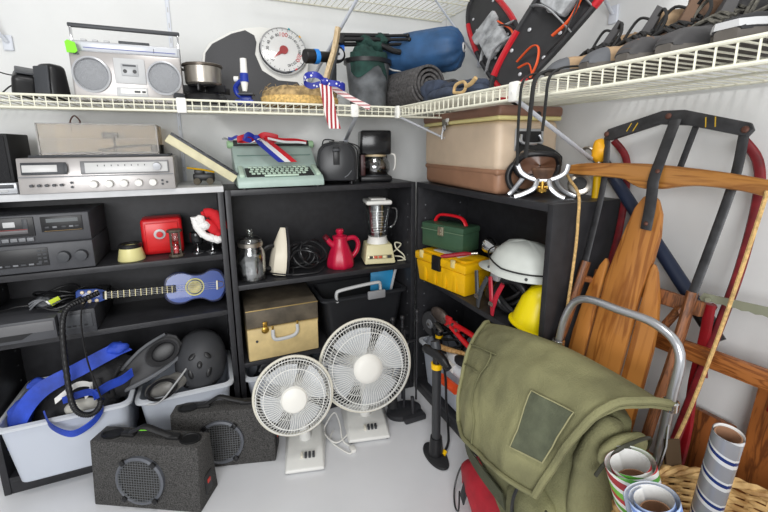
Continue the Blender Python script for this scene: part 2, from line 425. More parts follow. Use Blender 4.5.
# bathroom scale leaning on the wall
t = thing('bathroom_scale', 'bathroom scale with grey mat and big round dial leaning on the wall', 'scale', (-.61, .155, zt), rot=(R(-14), 0, 0))
def T(x, z): return (x+.61, (z-ZS)*1.0)
out = [T(-.835, 1.475), T(-.828, 1.53), T(-.80, 1.575), T(-.72, 1.628), T(-.66, 1.65), T(-.60, 1.66), T(-.50, 1.66), T(-.435, 1.62), T(-.41, 1.55), T(-.42, 1.48), T(-.425, 1.41), T(-.45, 1.34), T(-.49, 1.312), T(-.72, 1.312), T(-.80, 1.38)]
pb = MB().prism(out, .03, bev=.007).build('platform', WHT, t)
MB().prism([T(-.825, 1.48), T(-.817, 1.53), T(-.79, 1.568), T(-.715, 1.616), T(-.662, 1.636), T(-.628, 1.618), T(-.622, 1.59), T(-.632, 1.54), T(-.61, 1.475), T(-.55, 1.438), T(-.47, 1.435), T(-.45, 1.40), T(-.46, 1.345), T(-.495, 1.318), T(-.715, 1.318), T(-.79, 1.385)], .004, Matrix.Translation((0, -.004, 0)), bev=.001).build('mat', mat('scale_mat', (78,78,80), .75, bump=.3, bscale=300), t)
dx, dz = T(-.52, 1.555); r = .093
dl = MB().lathe([(r+.003, 0), (r+.004, .02), (r, .03), (r-.004, .031), (r-.005, .028)], (dx, -.001, dz), (0, -1, 0), 56).build('dial_housing', CHROME, t)
MB().cyl((dx, -.001, dz), (dx, -.028, dz), r-.004, seg=48).build('dial_face', mat('dial_white', (238,238,236), .5), dl)
INK = mat('ink_black', (40,40,42), .6); INR = mat('ink_red', (200,40,45), .6)
nb = MB()
for k in range(26):
    a = R(215-k*14); nb.box((dx+math.cos(a)*.083, -.0285, dz+math.sin(a)*.083), (.007, .001, .0015), rot=(0, -a, 0), m=INK)
for k, s in enumerate(['10','20','30','40','60','80','100','120','140','160','180','200','220','240']):
    a = R(222-k*22.5); red = s in ('100', '200')
    nb._add(txt(s, .025 if red else .016), INR if red else INK, Matrix.Translation((dx+math.cos(a)*.064, -.0286, dz+math.sin(a)*.064)) @ Matrix.Rotation(PI/2-a, 4, 'Y'))
nb.build('dial_numbers', None, dl)
pm = MB().cyl((dx, -.028, dz), (dx, -.034, dz), .017)
pm.prism([(dx-.006, dz+.008), (dx-.048, dz-.038), (dx+.008, dz-.006)], .002, Matrix.Translation((0, -.032, 0)))
pm.build('needle', mat('needle_red', (170,50,52), .4), dl)
MB().lathe([(0, .044), (r*.6, .042), (r-.006, .036)], (dx, .006, dz), (0, -1, 0), 48).build('dial_lens', thin('dial_glass', (252,252,252), .01, .1), dl)
b = MB()
for a, c in ((72, (40,150,160)), (40, (240,180,40)), (-8, (200,60,80)), (-62, (210,40,50))):
    b.box((dx+math.cos(R(a))*(r-.002), -.036, dz+math.sin(R(a))*(r-.002)), (.009, .004, .006), .001, rot=(0, -R(a)+PI/2, 0), m=mat('dial_mark_%d' % a, c, .4))
b.build('dial_marker', None, dl)

# straw hat
STRAW = mat('straw', (158,134,94), .85, var=.25, scale=60, bump=.8, bscale=180)
t = thing('straw_hat', 'frayed straw hat lying in front of the bathroom scale', 'hat', (-.512, -.05, zt))
def fray(p): return p + V((noise.noise(p*40), noise.noise(p*40+V((5,5,5))), noise.noise(p*40+V((9,2,1)))*.7))*.006
MB().lathe([(0, .045), (.06, .044), (.075, .06), (.105, .066), (.132, .05), (.138, .02), (.128, .0), (.11, 0), (.1, .02), (0, .02)], sx=1., sy=.72, seg=56, fn=fray).build('brim', STRAW, t)
b = MB(); r2 = random.Random(3)
for k in range(160):
    a = r2.uniform(0, 2*PI); rr = r2.uniform(.095, .138); p = V((math.cos(a)*rr, math.sin(a)*rr*.72, r2.uniform(.02, .066)))
    q = p+V((math.cos(a)*r2.uniform(-.02, .015)-math.sin(a)*r2.uniform(-.04, .04), math.sin(a)*.01+math.cos(a)*r2.uniform(-.03, .03), r2.uniform(-.01, .02)))
    if q.z < .003: q.z = .003
    b.tube([p, (p+q)/2+V((0, 0, .003)), q], .0009, 4)
b.build('straw_fringe', STRAW, t)
MB().lathe([(.134, .004), (.141, .012), (.141, .03), (.134, .034)], sx=1, sy=.72, seg=56).build('hat_band', mat('straw_band', (205,170,105), .7, var=.2, scale=120), t)

# patriotic ribbon
t = thing('ribbon_bow', 'blue bow with white stars and red striped tails hanging over the shelf lip', 'ribbon', (-.46, -.195, zt+.07))
def stars_mat():
    m = bpy.data.materials.new('blue_with_stars'); m.use_nodes = True; nt = m.node_tree; b = nt.nodes['Principled BSDF']; b.inputs['Roughness'].default_value = .55
    tc = nt.nodes.new('ShaderNodeTexCoord'); v = nt.nodes.new('ShaderNodeTexVoronoi'); v.inputs['Scale'].default_value = 75
    nt.links.new(tc.outputs['Object'], v.inputs['Vector']); r = nt.nodes.new('ShaderNodeValToRGB'); r.color_ramp.interpolation = 'CONSTANT'
    r.color_ramp.elements[0].color = lin((225,225,240)); r.color_ramp.elements[1].position = .27; r.color_ramp.elements[1].color = lin((34,44,150))
    nt.links.new(v.outputs['Distance'], r.inputs['Fac']); nt.links.new(r.outputs['Color'], b.inputs['Base Color']); return m
STAR = stars_mat()
def ribbon(mb, pts, w, m=None, thick=.0015, wdir=None, k=6):
    P_ = spline([V(p) for p in pts], k); rows = []
    for i, p in enumerate(P_):
        d = V(wdir) if wdir else V((0, 0, 1)); rows.append([p-d*w/2, p-d*w/6, p+d*w/6, p+d*w/2])
    return mb.grid(rows, thick, m)
b = MB(); ribbon(b, [(0, -.004, .004), (-.03, -.02, .02), (-.062, -.004, .018), (-.066, .02, .002), (-.04, .02, -.01), (0, .004, 0)], .02)
ribbon(b, [(0, -.004, .0), (.03, -.02, -.004), (.065, -.01, -.008), (.075, .014, -.014), (.04, .02, -.012), (0, .004, 0)], .02); b.sph((0, -.008, .002), (.016, .012, .013)); b.build('bow', STAR, t)
RS = stripes('red_white_stripes', [(0, (160,36,44)), (.5, (232,226,224))], 'X', .0145, .6)
b = MB(); ribbon(b, [(.0, -.01, -.006), (.006, -.012, -.05), (.016, -.006, -.10), (.03, -.008, -.152)], .042, wdir=(1, 0, 0)); b.build('tail', RS, t)
b = MB(); ribbon(b, [(.01, -.008, -.008), (.06, .004, -.03), (.11, .0, -.055), (.16, -.012, -.078)], .02, wdir=(.25, 0, .9)); b.build('tail', stripes('faded_stripes', [(0, (176,110,112)), (.4, (226,214,212))], 'Z', .012, .6), t)

# wooden slat and spotting scope
SLAT = wood('pale_slat_wood', (176,150,112), (206,184,148), 8)
t = thing('wooden_stick', 'tan curved flat wooden stick standing behind the ribbon', 'stick', (-.435, -.06, zt))
b = MB(); P_ = spline([V((-.012, 0, .0)), V((.03, .02, .13)), V((.065, .04, .22)), V((.085, .05, .30))], 6); rows = []
for i, p in enumerate(P_): rows.append([p+V((-.012, -.012, 0)), p+V((.002, -.013, 0)), p+V((.014, .0, 0))])
b.grid(rows, .007); b.build('slat', SLAT, t)
MB().tube([P_[2]+V((.02, .012, 0)), P_[8]+V((.02, .012, 0)), P_[13]+V((.018, .012, 0))], .012, 8, flat=.6).build('backing', DGREY, t)
t = thing('spotting_scope', 'black spotting scope with a blue ring and a silver knob above the ribbon', 'scope', (-.40, .02, zt))
b = MB().lathe([(0, 0), (.024, 0), (.026, .004), (.026, .035), (.02, .04), (.02, .11), (.015, .115), (0, .115)], (-.08, -.03, .188), (1, .25, .08), 24); b.build('barrel', BLK, t)
MB().lathe([(.0265, .036), (.0275, .038), (.0275, .054), (.0205, .058), (.0205, .036)], (-.08, -.03, .188), (1, .25, .08), 24).build('ring', mat('blue_ring', (40,130,215), .3), t)
b = MB().lathe([(0, 0), (.028, 0), (.031, .006), (.031, .024), (.024, .03), (0, .03)], (.05, .0, .205), (0, -1, 0), 24); b.build('focus_wheel', BLK, t)
MB().lathe([(.006, .030), (.02, .029), (.021, .034), (.006, .036), (.006, .03)], (.05, 0, .205), (0, -1, 0), 24).build('wheel_face', SILV, t)
MB().cyl((.03, .015, .0), (.035, .015, .18), .022, .02).build('body', DGREY, t)
MB().box((.075, .01, .235), (.022, .03, .024), .004).build('lock_button', mat('blue_lock', (40,110,220), .3), t)

# waste basket, green cloth, tripod
SMOKE = mat('smoky_plastic', (92,95,98), .4, var=.3, scale=18, bump=.5, bscale=50)
t = thing('waste_basket', 'smoky grey waste basket with green cloth hanging over its rim', 'basket', (-.217, .02, zt)); t.scale = (1.1, 1.05, 1)
b = MB().lathe([(0, 0), (.072, 0), (.076, .004), (.095, .185), (.1, .19), (.097, .194), (.091, .188), (.072, .008), (0, .006)], sx=.86, sy=.8, seg=40); b.build('bin', SMOKE, t)
MB().lathe([(.096, .178), (.104, .18), (.104, .196), (.096, .198)], sx=.86, sy=.8, seg=40).build('rim', BLK, t)
GRN = mat('green_cloth', (32,60,54), .9, var=.2, scale=30, bump=.6, bscale=70)
b = MB(); rows = []
for i in range(14):
    u = i/13; a0 = R(200+150*u); row = []
    for k in range(9):
        v = k/8; r0 = .03+.062*min(1, v*2); z = .215 if v < .5 else .215-(v-.5)*2*(.075+.02*math.sin(u*9))
        p = V((math.cos(a0)*r0*.92, math.sin(a0)*r0*.88-.002, z)); n_ = noise.noise(p*28+V((2, 2, 2)))*.010+noise.noise(p*60)*.004
        row.append(p+V((n_*.4, -abs(n_)*.6, n_)))
    rows.append(row)
b.grid(rows, .003); b.blob((.02, .0, .25), (.06, .05, .035), .5, 30, m=None); b.blob((.055, -.015, .268), (.034, .034, .032), .5, 30, seed=4); b.blob((-.02, -.03, .215), (.05, .04, .03), .5, 30, seed=14)
tag(b.build('green_cloth', GRN, loc=(-.222, .02, zt+.002)), 'dark green cloth draped over the waste basket rim', 'cloth')
t = thing('tripod', 'folded black tripod lying across the waste basket top', 'tripod', (-.235, .0, zt+.25))
for k, (y, z) in enumerate(((0, .012), (.03, .0), (.015, .03))):
    MB().cyl((-.10, y, z), (.10, y-.02, z+.012), .0085, seg=12).cyl((.10, y-.02, z+.012), (.175, y-.03, z+.018), .006, seg=12).sph((.18, y-.03, z+.018), .009).build('leg', BLK, t)
MB().box((-.10, .015, .014), (.03, .05, .04), .008).build('collar', BLK, t)
MB().tube([(.06, -.02, 0), (.11, -.03, -.02), (.14, -.03, -.022)], .011, 10).build('pan_handle', BLK, t)

# rolled mats
MATF = mat('foam_mat', (84,82,82), .85, var=.25, scale=90, bump=.9, bscale=140)
def roll(name, lab, c, axis, r, L, turns, cat, group=None):
    M, _ = frame(c, V(c)+V(axis)); t = thing(name, lab, cat, group=group, M=M)
    n = int(turns*28); rows = [[], []]; th = r/turns
    pts = []
    for i in range(n+1):
        a = 2*PI*i/28; rr = r*.14+(r*.86-th*.3)*i/n; pts.append((math.cos(a)*rr, math.sin(a)*rr))
    b = MB(); b.grid([[(x, y, 0) for x, y in pts], [(x, y, L) for x, y in pts]], th*.42); b.build('mat', MATF, t)
    return t
AX = V((-.12, .99, .0)).normalized()
roll('rolled_mat', 'dark foam camping mat rolled up under the blue stuff sack', V((-.035, -.165, zt+.090)), AX, .092, .3, 4.5, 'mat', 'rolled foam mats')
roll('rolled_mat', 'smaller dark mat roll tucked behind the blue stuff sack', V((.115, -.105, zt+.075)), V((-.25, .95, 0)).normalized(), .06, .26, 4, 'mat', 'rolled foam mats')
# stuff sack
BLUS = mat('blue_nylon', (46,82,122), .55, var=.15, scale=12, bump=.5, bscale=35)
A_ = V((.135, -.135, zt+.245)); B_ = V((-.125, .185, zt+.232)); M, L = frame(A_, B_); t = thing('stuff_sack', 'blue nylon stuff sack with drawstring end lying on the rolled mats', 'stuff sack', M=M)
def crk(p):
    a = math.atan2(p.y, p.x); k = 1+.05*math.sin(a*11+p.z*20)*(1 if p.z < .06 else .25)+.05*noise.noise(p*16)
    return V((p.x*k, p.y*k, p.z))
MB().lathe([(.008, .006), (.02, -.002), (.045, .004), (.07, .018), (.083, .045), (.087, .10), (.087, .2), (.084, L-.06), (.07, L-.02), (.04, L-.004), (0, L)], seg=66, fn=crk).build('sack', BLUS, t)
MB().lathe([(.009, 0), (.016, -.006), (.019, 0), (.016, .006), (.009, .004)], (0, 0, -.002)).build('cord_ring', LGREY, t)
MB().sph((0, 0, -.002), (.011, .011, .007)).build('cord_lock', BLK, t)
MB().tube([(-.07, .03, .22), (-.085, .015, .28), (-.092, -.01, .31)], .0035, 6, smooth=5).build('cord', WHT, t)
# folded jacket + tan strap
NAVY = mat('navy_cloth', (52,60,76), .9, var=.25, scale=25, bump=.7, bscale=60)
b = MB()
b.blob((0, 0, .018), (.055, .17, .022), .45, 14, seed=2, m=None, flatten=-.017); b.blob((.02, .03, .042), (.05, .12, .02), .5, 18, seed=7); b.blob((-.015, .09, .045), (.035, .05, .028), .5, 22, seed=11); b.blob((.0, -.10, .035), (.04, .06, .016), .5, 20, seed=5)
tag(b.build('folded_jacket', NAVY, loc=(-.095, -.43, zt+.002)), 'folded navy jacket lying at the lip between mat roll and snowshoes', 'jacket')
TAN = mat('tan_leather', (190,160,112), .7, var=.15)
b = MB().tube(spline([V(p) for p in ((0, .03, .012), (0, .02, .03), (.005, -.01, .035), (0, -.03, .02), (0, -.015, .006), (0, .02, .008))], 6, True), .0045, 8, closed=True)
b.tube([(0, -.03, .02), (.0, -.055, .024), (.0, -.075, .036)], .006, 8, smooth=4)
tag(b.build('leather_loop', TAN, loc=(-.165, -.57, zt+.002)), 'small tan leather loop at the shelf lip below the snowshoes', 'strap')

# snowshoes
SNR = mat('snowshoe_red', (178,24,36), .35); SNB = mat('snowshoe_deck', (36,36,38), .55, var=.15); SNG = mat('binding_grey', (150,152,154), .55, var=.2, scale=40, bump=.4); ORG = mat('orange_strap', (214,84,40), .5)
def snowshoe(lab, tail, tip, ref, L=.62, W=.2):
    z_ = (V(tip)-V(tail)).normalized(); n_ = (V(ref)-V(ref).dot(z_)*z_).normalized(); x_ = n_.cross(z_).normalized()*-1
    y_ = z_.cross(x_)
    M = Matrix(((x_.x, y_.x, z_.x, tail[0]), (x_.y, y_.y, z_.y, tail[1]), (x_.z, y_.z, z_.z, tail[2]), (0, 0, 0, 1)))
    t = thing('snowshoe', lab, 'snowshoe', group='pair of red and black snowshoes', M=M)      # faces local -y
    w = W/2; out = [(0, 0), (w*.45, .012), (w*.8, .12), (w, .3), (w*.97, .42), (w*.8, .53), (w*.4, .605), (0, .62), (-w*.4, .605), (-w*.8, .53), (-w*.97, .42), (-w, .3), (-w*.8, .12), (-w*.45, .012)]
    P_ = spline([V((a, 0, b)) for a, b in out], 4, True)
    MB().tube(P_, .009, 8, closed=True).build('frame', SNB, t)
    n = len(P_)
    for i0, i1 in ((3, 8), (12, 19), (n-20, n-13), (n-9, n-4)): MB().tube(P_[i0:i1], .0102, 8).build('frame_sleeve', SNR, t, 'red frame section')
    MB().prism([(a*.95, b) for a, b in [(p.x, .03+p.z*.93) for p in P_[::2]]], .004).build('deck', SNB, t)
    for k in range(14): MB().sph((w*.72*(-1)**k*(.5+.5*((k*7) % 5)/4), -.002, .08+k*.034), (.006, .003, .006), 10).build('rivet', SILV, t)
    b = MB().box((0, -.02, .31), (.1, .03, .13), .012).box((0, -.035, .37), (.12, .022, .05), .01); b.blob((.0, -.02, .27), (.036, .014, .03), .4, 30); b.build('binding', SNG, t)
    b = MB()
    for z in (.23, .30): b.tube([(-.088, -.004, z), (-.05, -.022, z+.01), (0, -.036, z+.014), (.05, -.022, z+.008), (.088, -.004, z)], .006, 8, smooth=5, flat=.4)
    b.build('strap', SNG, t, 'light grey strap'); b = MB()
    b.tube([(.0, -.008, .10), (.02, -.02, .15), (.045, -.022, .16), (.07, -.018, .13), (.075, -.008, .09)], .0045, 8, smooth=5, flat=.5); b.tube([(.05, -.012, .2), (.07, -.02, .25), (.06, -.024, .30), (.05, -.03, .34)], .005, 8, smooth=5, flat=.5); b.tube([(.02, -.01, .09), (.05, -.02, .115), (.075, -.012, .10)], .004, 8, smooth=5, flat=.5)
    b.build('heel_strap', ORG, t, 'orange heel strap')
    b = MB().tube([(.07, -.01, .16), (.088, -.025, .22), (.06, -.03, .3), (.02, -.03, .34)], .0025, 6, smooth=6); b.build('lace', BLK, t)
    return t
snowshoe('front red and black snowshoe with orange straps leaning right over the shelf', (-.04, -.575, zt+.012), (.165, -.905, zt+.5), (-.95, -.2, .2), W=.18)
snowshoe('rear snowshoe leaning left towards the stuff sack', (.10, -.55, zt+.012), (.19, -.12, zt+.43), (-.95, -.25, .1), W=.17)

# shoes on the right-hand shelf, toes to the room
def shoe(lab, y, rz, up, toe, sole, lace, shaft=.0, L=.245, W=.076, cap0=.68, stripe=None, name='hiking_boot', cat='boot', x=.01, tong=None):
    t = thing(name, lab, cat, (x, y, zt+.001), rz=rz, group='shoes along the right shelf')      # toe towards -x
    def half(u):                         # u 0 heel..1 toe
        return W/2*(.72+.28*math.sin(min(1, u*1.25)*PI*.9) if u < .55 else (1.0-(max(0, u-.72)/.28)**2.4*.55))*(1 if u < .999 else .8)
    def outline(k, z, ins=0, n=18):
        pts = []
        for i in range(n+1):
            u = i/n; pts.append((L*(.5-u), -half(u)+ins, z))
        for i in range(n, -1, -1):
            u = i/n; pts.append((L*(.5-u), half(u)-ins, z))
        return pts
    b = MB(); b.grid([outline(0, .0, .006), outline(0, .006), outline(0, .016, .0), outline(0, .019, .004)], 0, close=True)
    bm = bmesh.new(); bm.faces.new([bm.verts.new(p) for p in outline(0, .0, .006)]); b._add(bm); bm = bmesh.new(); bm.faces.new([bm.verts.new(p) for p in outline(0, .019, .004)]); b._add(bm)
    b.build('sole', sole, t)
    def hgt(u):
        k = .062 if u < .35 else (.062-.034*((u-.35)/.37) if u < .72 else .028*math.sqrt(max(0, 1-((u-.72)/.28)**2.6)))
        return k*(1+shaft*.25)
    def section(u, z0=.015, n=10, sc=1.):
        row = []
        for k in range(n+1):
            a = PI*k/n; c = math.cos(a); s_ = math.sin(a)
            w = half(u)*.97*sc; wz = (abs(c)**.7)*(1 if c > 0 else -1)
            p = V((L*(.5-u), w*wz*(1-.25*(s_**2)*(u < .5)), z0+hgt(u)*sc*(s_**.65 if s_ > 0 else 0)))
            row.append(p+V((0, 0, noise.noise(p*60)*.002)))
        return row
    us = [.0, .02, .06, .14, .25, .35, .45, .55, .65, .72, .78, .84, .89, .93, .96, .985]
    b = MB(); b.grid([section(u if u > 0 else .005, sc=1 if u > .01 else .9) for u in us], .003); b.build('upper', up, t)
    b = MB(); b.grid([section(u, sc=1.015) for u in [cap0+(.997-cap0)*q for q in (0, .2, .4, .6, .75, .87, .95, 1)]], .003); b.build('toe_cap', toe, t)
    if shaft:
        b = MB(); rows = []
        for i in range(6):
            v = i/5; rows.append([(L*.27+math.cos(a)*L*(.2-.02*v)-.012*v*0, math.sin(a)*W*.40, .055+shaft*.075*v+ (.015 if math.cos(a) > .3 else 0)*v + .004*noise.noise(V((a*2, v*3, y*9)))) for a in [2*PI*k/20 for k in range(20)]])
        b.grid(rows, .005, close=True); b.build('collar', up, t)
        b = MB(); rows = []
        for i in range(6):
            v = i/5; hw = W*.24*(1-.35*v*v); rows.append([V((-.01+L*.08*v+.02*v, -hw, .055+v*.05*(1+shaft*.4))), V((-.015+L*.08*v+.02*v, 0, .06+v*.053*(1+shaft*.4))), V((-.01+L*.08*v+.02*v, hw, .055+v*.05*(1+shaft*.4)))])
        b.grid(rows, .007); b.build('tongue', tong or up, t)
    else:
        b = MB(); b.lathe([(.038, .0), (.043, .008), (.038, .016), (.033, .008)], (L*.26, 0, .075), sx=1.4, sy=.85, seg=24); b.build('collar', up, t)
        b = MB(); b.grid([[V((-.02+.03*v, -W*.25, .05+.04*v)), V((-.025+.03*v, 0, .06+.045*v)), V((-.02+.03*v, W*.25, .05+.04*v))] for v in (0, .5, 1)], .006); b.build('tongue', tong or up, t)
    b = MB(); zz = lambda u: .02+hgt(u)
    for k in range(5):
        u = .68-k*.065; x0 = L*(.5-u); s_ = W*.3
        b.tube([(x0, -s_, zz(u)-.006), (x0+.008, 0, zz(u)+.006), (x0+.014, s_, zz(u)-.004)], .0032, 6, smooth=3); b.tube([(x0, s_, zz(u)-.006), (x0+.008, 0, zz(u)+.005), (x0+.014, -s_, zz(u)-.004)], .0032, 6, smooth=3)
    for s_ in (1, -1): b.tube([(L*.1, 0, zz(.38)+.008), (L*.06, s_*.03, zz(.38)+.022), (L*.02, s_*.05, zz(.4)), (-.01, s_*.048, zz(.5)-.02)], .003, 6, smooth=5)
    b.build('laces', lace, t)
    if stripe:
        b = MB(); b.grid([[(p[0]*1.005, p[1]*1.01, .019) for p in outline(0, 0, -.001)], [(p[0]*1.003, p[1]*.985, .029) for p in outline(0, 0, .0)]], .002, close=True); b.build('foxing_stripe', stripe, t)
    return t
TANL = mat('tan_suede', (150,126,98), .85, var=.2, scale=30, bump=.4); CHAR = mat('charcoal_leather', (58,57,58), .6, var=.2, scale=25); BRN = mat('brown_leather', (92,68,50), .65, var=.2); BSO = mat('boot_sole', (78,74,70), .7, var=.2); TOEG = mat('toe_rubber', (84,86,90), .65, var=.1); LACE = mat('black_lace', (34,34,34), .8); GREYL = mat('speckled_lace', (70,68,62), .8, var=.5, scale=120)
shoe('tan hiking boot nearest the snowshoes, grey rubber toe', -.930, R(-22), TANL, TOEG, BSO, LACE, .45, cap0=.86, x=-.035, tong=CHAR)
shoe('tan and black hiking boot, second from the snowshoes', -1.012, R(-16), TANL, TOEG, BSO, LACE, .8, cap0=.86, x=-.03, tong=CHAR)
shoe('dark boot with a brown tongue standing between tan boot and black boot', -1.084, R(-10), BRN, CHAR, BSO, LACE, .9, x=-.03, tong=BRN)
shoe('black leather boot with speckled laces left of the white striped shoe', -1.150, R(-6), CHAR, CHAR, BSO, GREYL, .7, x=-.03, tong=CHAR)
BKS = mat('black_mesh', (38,38,40), .8, var=.15, bump=.4)
shoe('black running shoe with a white stripe above its sole', -1.240, R(-4), BKS, BKS, BSO, GREYL, 0, W=.084, stripe=LGREY, name='running_shoe', cat='shoe', x=-.04)
shoe('black shoe with white laces at the right picture edge', -1.335, R(-2), BKS, BKS, BSO, WHT, 0, W=.084, stripe=LGREY, name='running_shoe', cat='shoe', x=-.04)
# straps hanging over the lip
def hang(lab, pts, r):
    b = MB(); b.tube(pts, r, 8, smooth=6, flat=.5); tag(b.build('hanging_strap', LACE), lab, 'strap', 'black straps hanging over the right shelf lip')
hang('thin black strap hanging lowest in front of the goggles', [(-.12, -.872, zt+.012), (-.17, -.87, zt+.014), (-.2, -.868, zt-.004), (-.203, -.865, zt-.06), (-.2, -.862, 1.19), (-.195, -.86, 1.125)], .0045)
hang('broad black strap hanging between the two thinner straps', [(-.12, -.91, zt+.016), (-.17, -.908, zt+.014), (-.201, -.906, zt-.005), (-.205, -.903, zt-.06), (-.2, -.895, 1.20), (-.195, -.885, 1.145)], .0065)
hang('short black strap hanging right of the other two straps', [(-.11, -.955, zt+.02), (-.17, -.95, zt+.014), (-.2, -.945, zt-.005), (-.203, -.942, zt-.05), (-.2, -.938, 1.235), (-.2, -.935, 1.20)], .0045)
# ================================================================ ON TOP OF THE BOOKCASES
zl = 1.0285; zm = 1.0125
# compact stereo with turntable
t = thing('stereo_receiver', 'silver stereo receiver with smoked turntable lid on the white board', 'stereo', (-1.17, .115, zl))
MB().hexa([(-.215, -.13, 0), (.215, -.13, 0), (.215, .13, 0), (-.215, .13, 0), (-.215, -.115, .11), (.215, -.115, .11), (.215, .13, .11), (-.215, .13, .11)], bev=.003).build('body', SILVP, t)
PLT = mat('tuner_plate', (206,206,205), .3); RF = (R(-8), 0, 0)
b = MB().box((-.146, -.1245, .078), (.115, .004, .038), .002, m=DGREY, rot=RF).box((-.156, -.1262, .078), (.088, .003, .022), .001, m=PLT, rot=RF).box((-.09, -.127, .078), (.009, .003, .026), .001, m=DGREY, rot=RF); b.build('meter_window', None, t)
b = MB().box((.074, -.1245, .078), (.252, .004, .042), .002, m=mat('plate_rim', (130,130,132), .35, metal=.4), rot=RF).box((.078, -.1262, .077), (.236, .003, .033), .001, m=PLT, rot=RF)
for k in range(8): b.box((-.005+k*.019, -.128, .084), (.002, .001, .005), m=DGREY, rot=RF)
for k in range(22): b.box((-.02+k*.0078, -.128, .07), (.001, .001, .004), m=MGREY, rot=RF)
b.build('tuner_scale', None, t)
MB().lathe([(0, 0), (.0135, 0), (.012, .014), (0, .015)], (.165, -.126, .079), (0, -1, -.1), 24).build('tuning_knob', SILV, t)
MB().box((0, -.1285, .052), (.424, .003, .003)).build('trim_line', MGREY, t)
for k in range(5): MB().lathe([(0, 0), (.012, 0), (.0108, .015), (0, .016)], (-.02+k*.042, -.129, .026), (0, -1, -.1), 20).build('knob', WHT, t)
for k in range(5): MB().cyl((-.182+k*.019, -.129, .026), (-.182+k*.019, -.138, .026), .0045, seg=12).build('push_button', DGREY, t)
b = MB()
for x, z in ((-.08, .032), (-.08, .018), (.176, .03), (.176, .018), (.19, .024)): b.cyl((x, -.1285, z), (x, -.131, z), .004, seg=10)
b.build('jack', DGREY, t)
MB().box((0, .03, .114), (.40, .185, .008), .002).build('turntable_deck', DGREY, t)
MB().cyl((-.04, .04, .118), (-.04, .04, .126), .082, seg=48).build('platter', BLK, t)
b = MB().cyl((.145, .08, .118), (.145, .08, .15), .014).tube([(.145, .08, .148), (.10, .03, .148), (.03, -.01, .14), (.0, -.02, .132)], .004, 8, smooth=5).box((-.004, -.02, .134), (.025, .014, .01), .002).cyl((.02, .06, .118), (.02, .06, .19), .004).box((.01, .05, .185), (.05, .016, .02), .003).cyl((.155, .095, .118), (.155, .095, .15), .02); b.build('tonearm', BLK, t)
SMK = thin('smoked_acrylic', (228,222,212), .02, .08, .22)
b = MB(); X, Y0, Y1, Z0, Z1 = .168, -.055, .12, .118, .218; th = .0025
b.box((0, Y0, (Z0+Z1)/2), (2*X, th, Z1-Z0)).box((0, Y1, (Z0+Z1)/2), (2*X, th, Z1-Z0)).box((-X, (Y0+Y1)/2, (Z0+Z1)/2), (th, Y1-Y0, Z1-Z0)).box((X, (Y0+Y1)/2, (Z0+Z1)/2), (th, Y1-Y0, Z1-Z0)).box((0, (Y0+Y1)/2, Z1), (2*X, Y1-Y0, th))
lid = b.build('dust_cover', SMK, t)
b = MB()
for z in (Z1, Z0+.006): b.box((0, Y0-.001, z), (2*X+.003, .004, .004))
b.box((-X, Y0-.001, (Z0+Z1)/2), (.004, .004, Z1-Z0)).box((X, Y0-.001, (Z0+Z1)/2), (.004, .004, Z1-Z0)).box((0, Y0-.001, Z0+.052), (2*X, .002, .0016)); b.build('edge', mat('smoked_edge', (112,106,98), .2), lid)
MB().tube([(-.12, .125, .2), (-.12, .132, .235), (-.105, .132, .255), (-.09, .13, .235), (-.10, .132, .225), (-.125, .132, .228), (-.08, .132, .225)], .0025, 6, smooth=6).build('lid_cord', mat('brown_cord', (88,50,40), .6), t)
# black speaker + player on far left
t = thing('media_player', 'flat silver player under the black speaker box at the left edge', 'player', (-1.492, .12, zl))
MB().box((0, 0, .018), (.185, .2, .034), .002).build('body', SILV, t); b = MB().box((.0, -.1005, .024), (.17, .003, .012), .001, m=DGREY).box((.055, -.1005, .01), (.03, .004, .006), .001, m=LGREY); b.build('front_panel', None, t)
t = thing('bookshelf_speaker', 'plain black speaker box cut by the left picture edge', 'speaker', (-1.49, .115, zl+.037))
MB().box((0, 0, .074), (.17, .17, .148), .003).build('cabinet', BLKM, t); MB().box((-.002, -.086, .074), (.158, .005, .136), .002).build('grille', mat('speaker_cloth', (40,40,42), .95, bump=.5, bscale=300), t)

# keyboard leaning, toy vehicle
t = thing('keyboard', 'cream keyboard with dark key strip leaning against the silver stereo', 'keyboard', (-.862, .06, zl+.098), rot=(0, R(35.5), 0))
MB().box((0, 0, 0), (.262, .10, .03), .004).build('case', mat('aged_cream', (212,205,170), .5, var=.06), t)
b = MB().box((0, -.004, .0185), (.256, .088, .012), .002, m=DGREY)
for k in range(17): b.box((-.118+k*.0147, -.046, .022), (.0105, .004, .004), .001, m=BLK if k % 4 else MGREY)
b.build('key_block', None, t)
t = thing('toy_vehicle', 'small black toy vehicle with a yellow boom under the leaning keyboard', 'toy', (-.862, .125, zl), rz=R(-6))
b = MB().box((0, 0, .028), (.075, .04, .028), .006).box((-.015, 0, .046), (.035, .034, .024), .005); b.build('body', BLK, t)
for x in (-.024, .022):
    for y in (-.022, .022): MB().cyl((x, y-.004, .0125), (x, y+.004, .0125), .0125, seg=18).cyl((x, y-.006*(1 if y < 0 else -1), .0125), (x, y, .0125), .006, seg=12, m=None).build('wheel', mat('toy_wheel', (90,82,66), .6), t)
MB().tube([(-.055, -.016, .064), (.0, -.016, .056), (.04, -.016, .046)], .006, 8, flat=.6).build('boom', YEL, t)

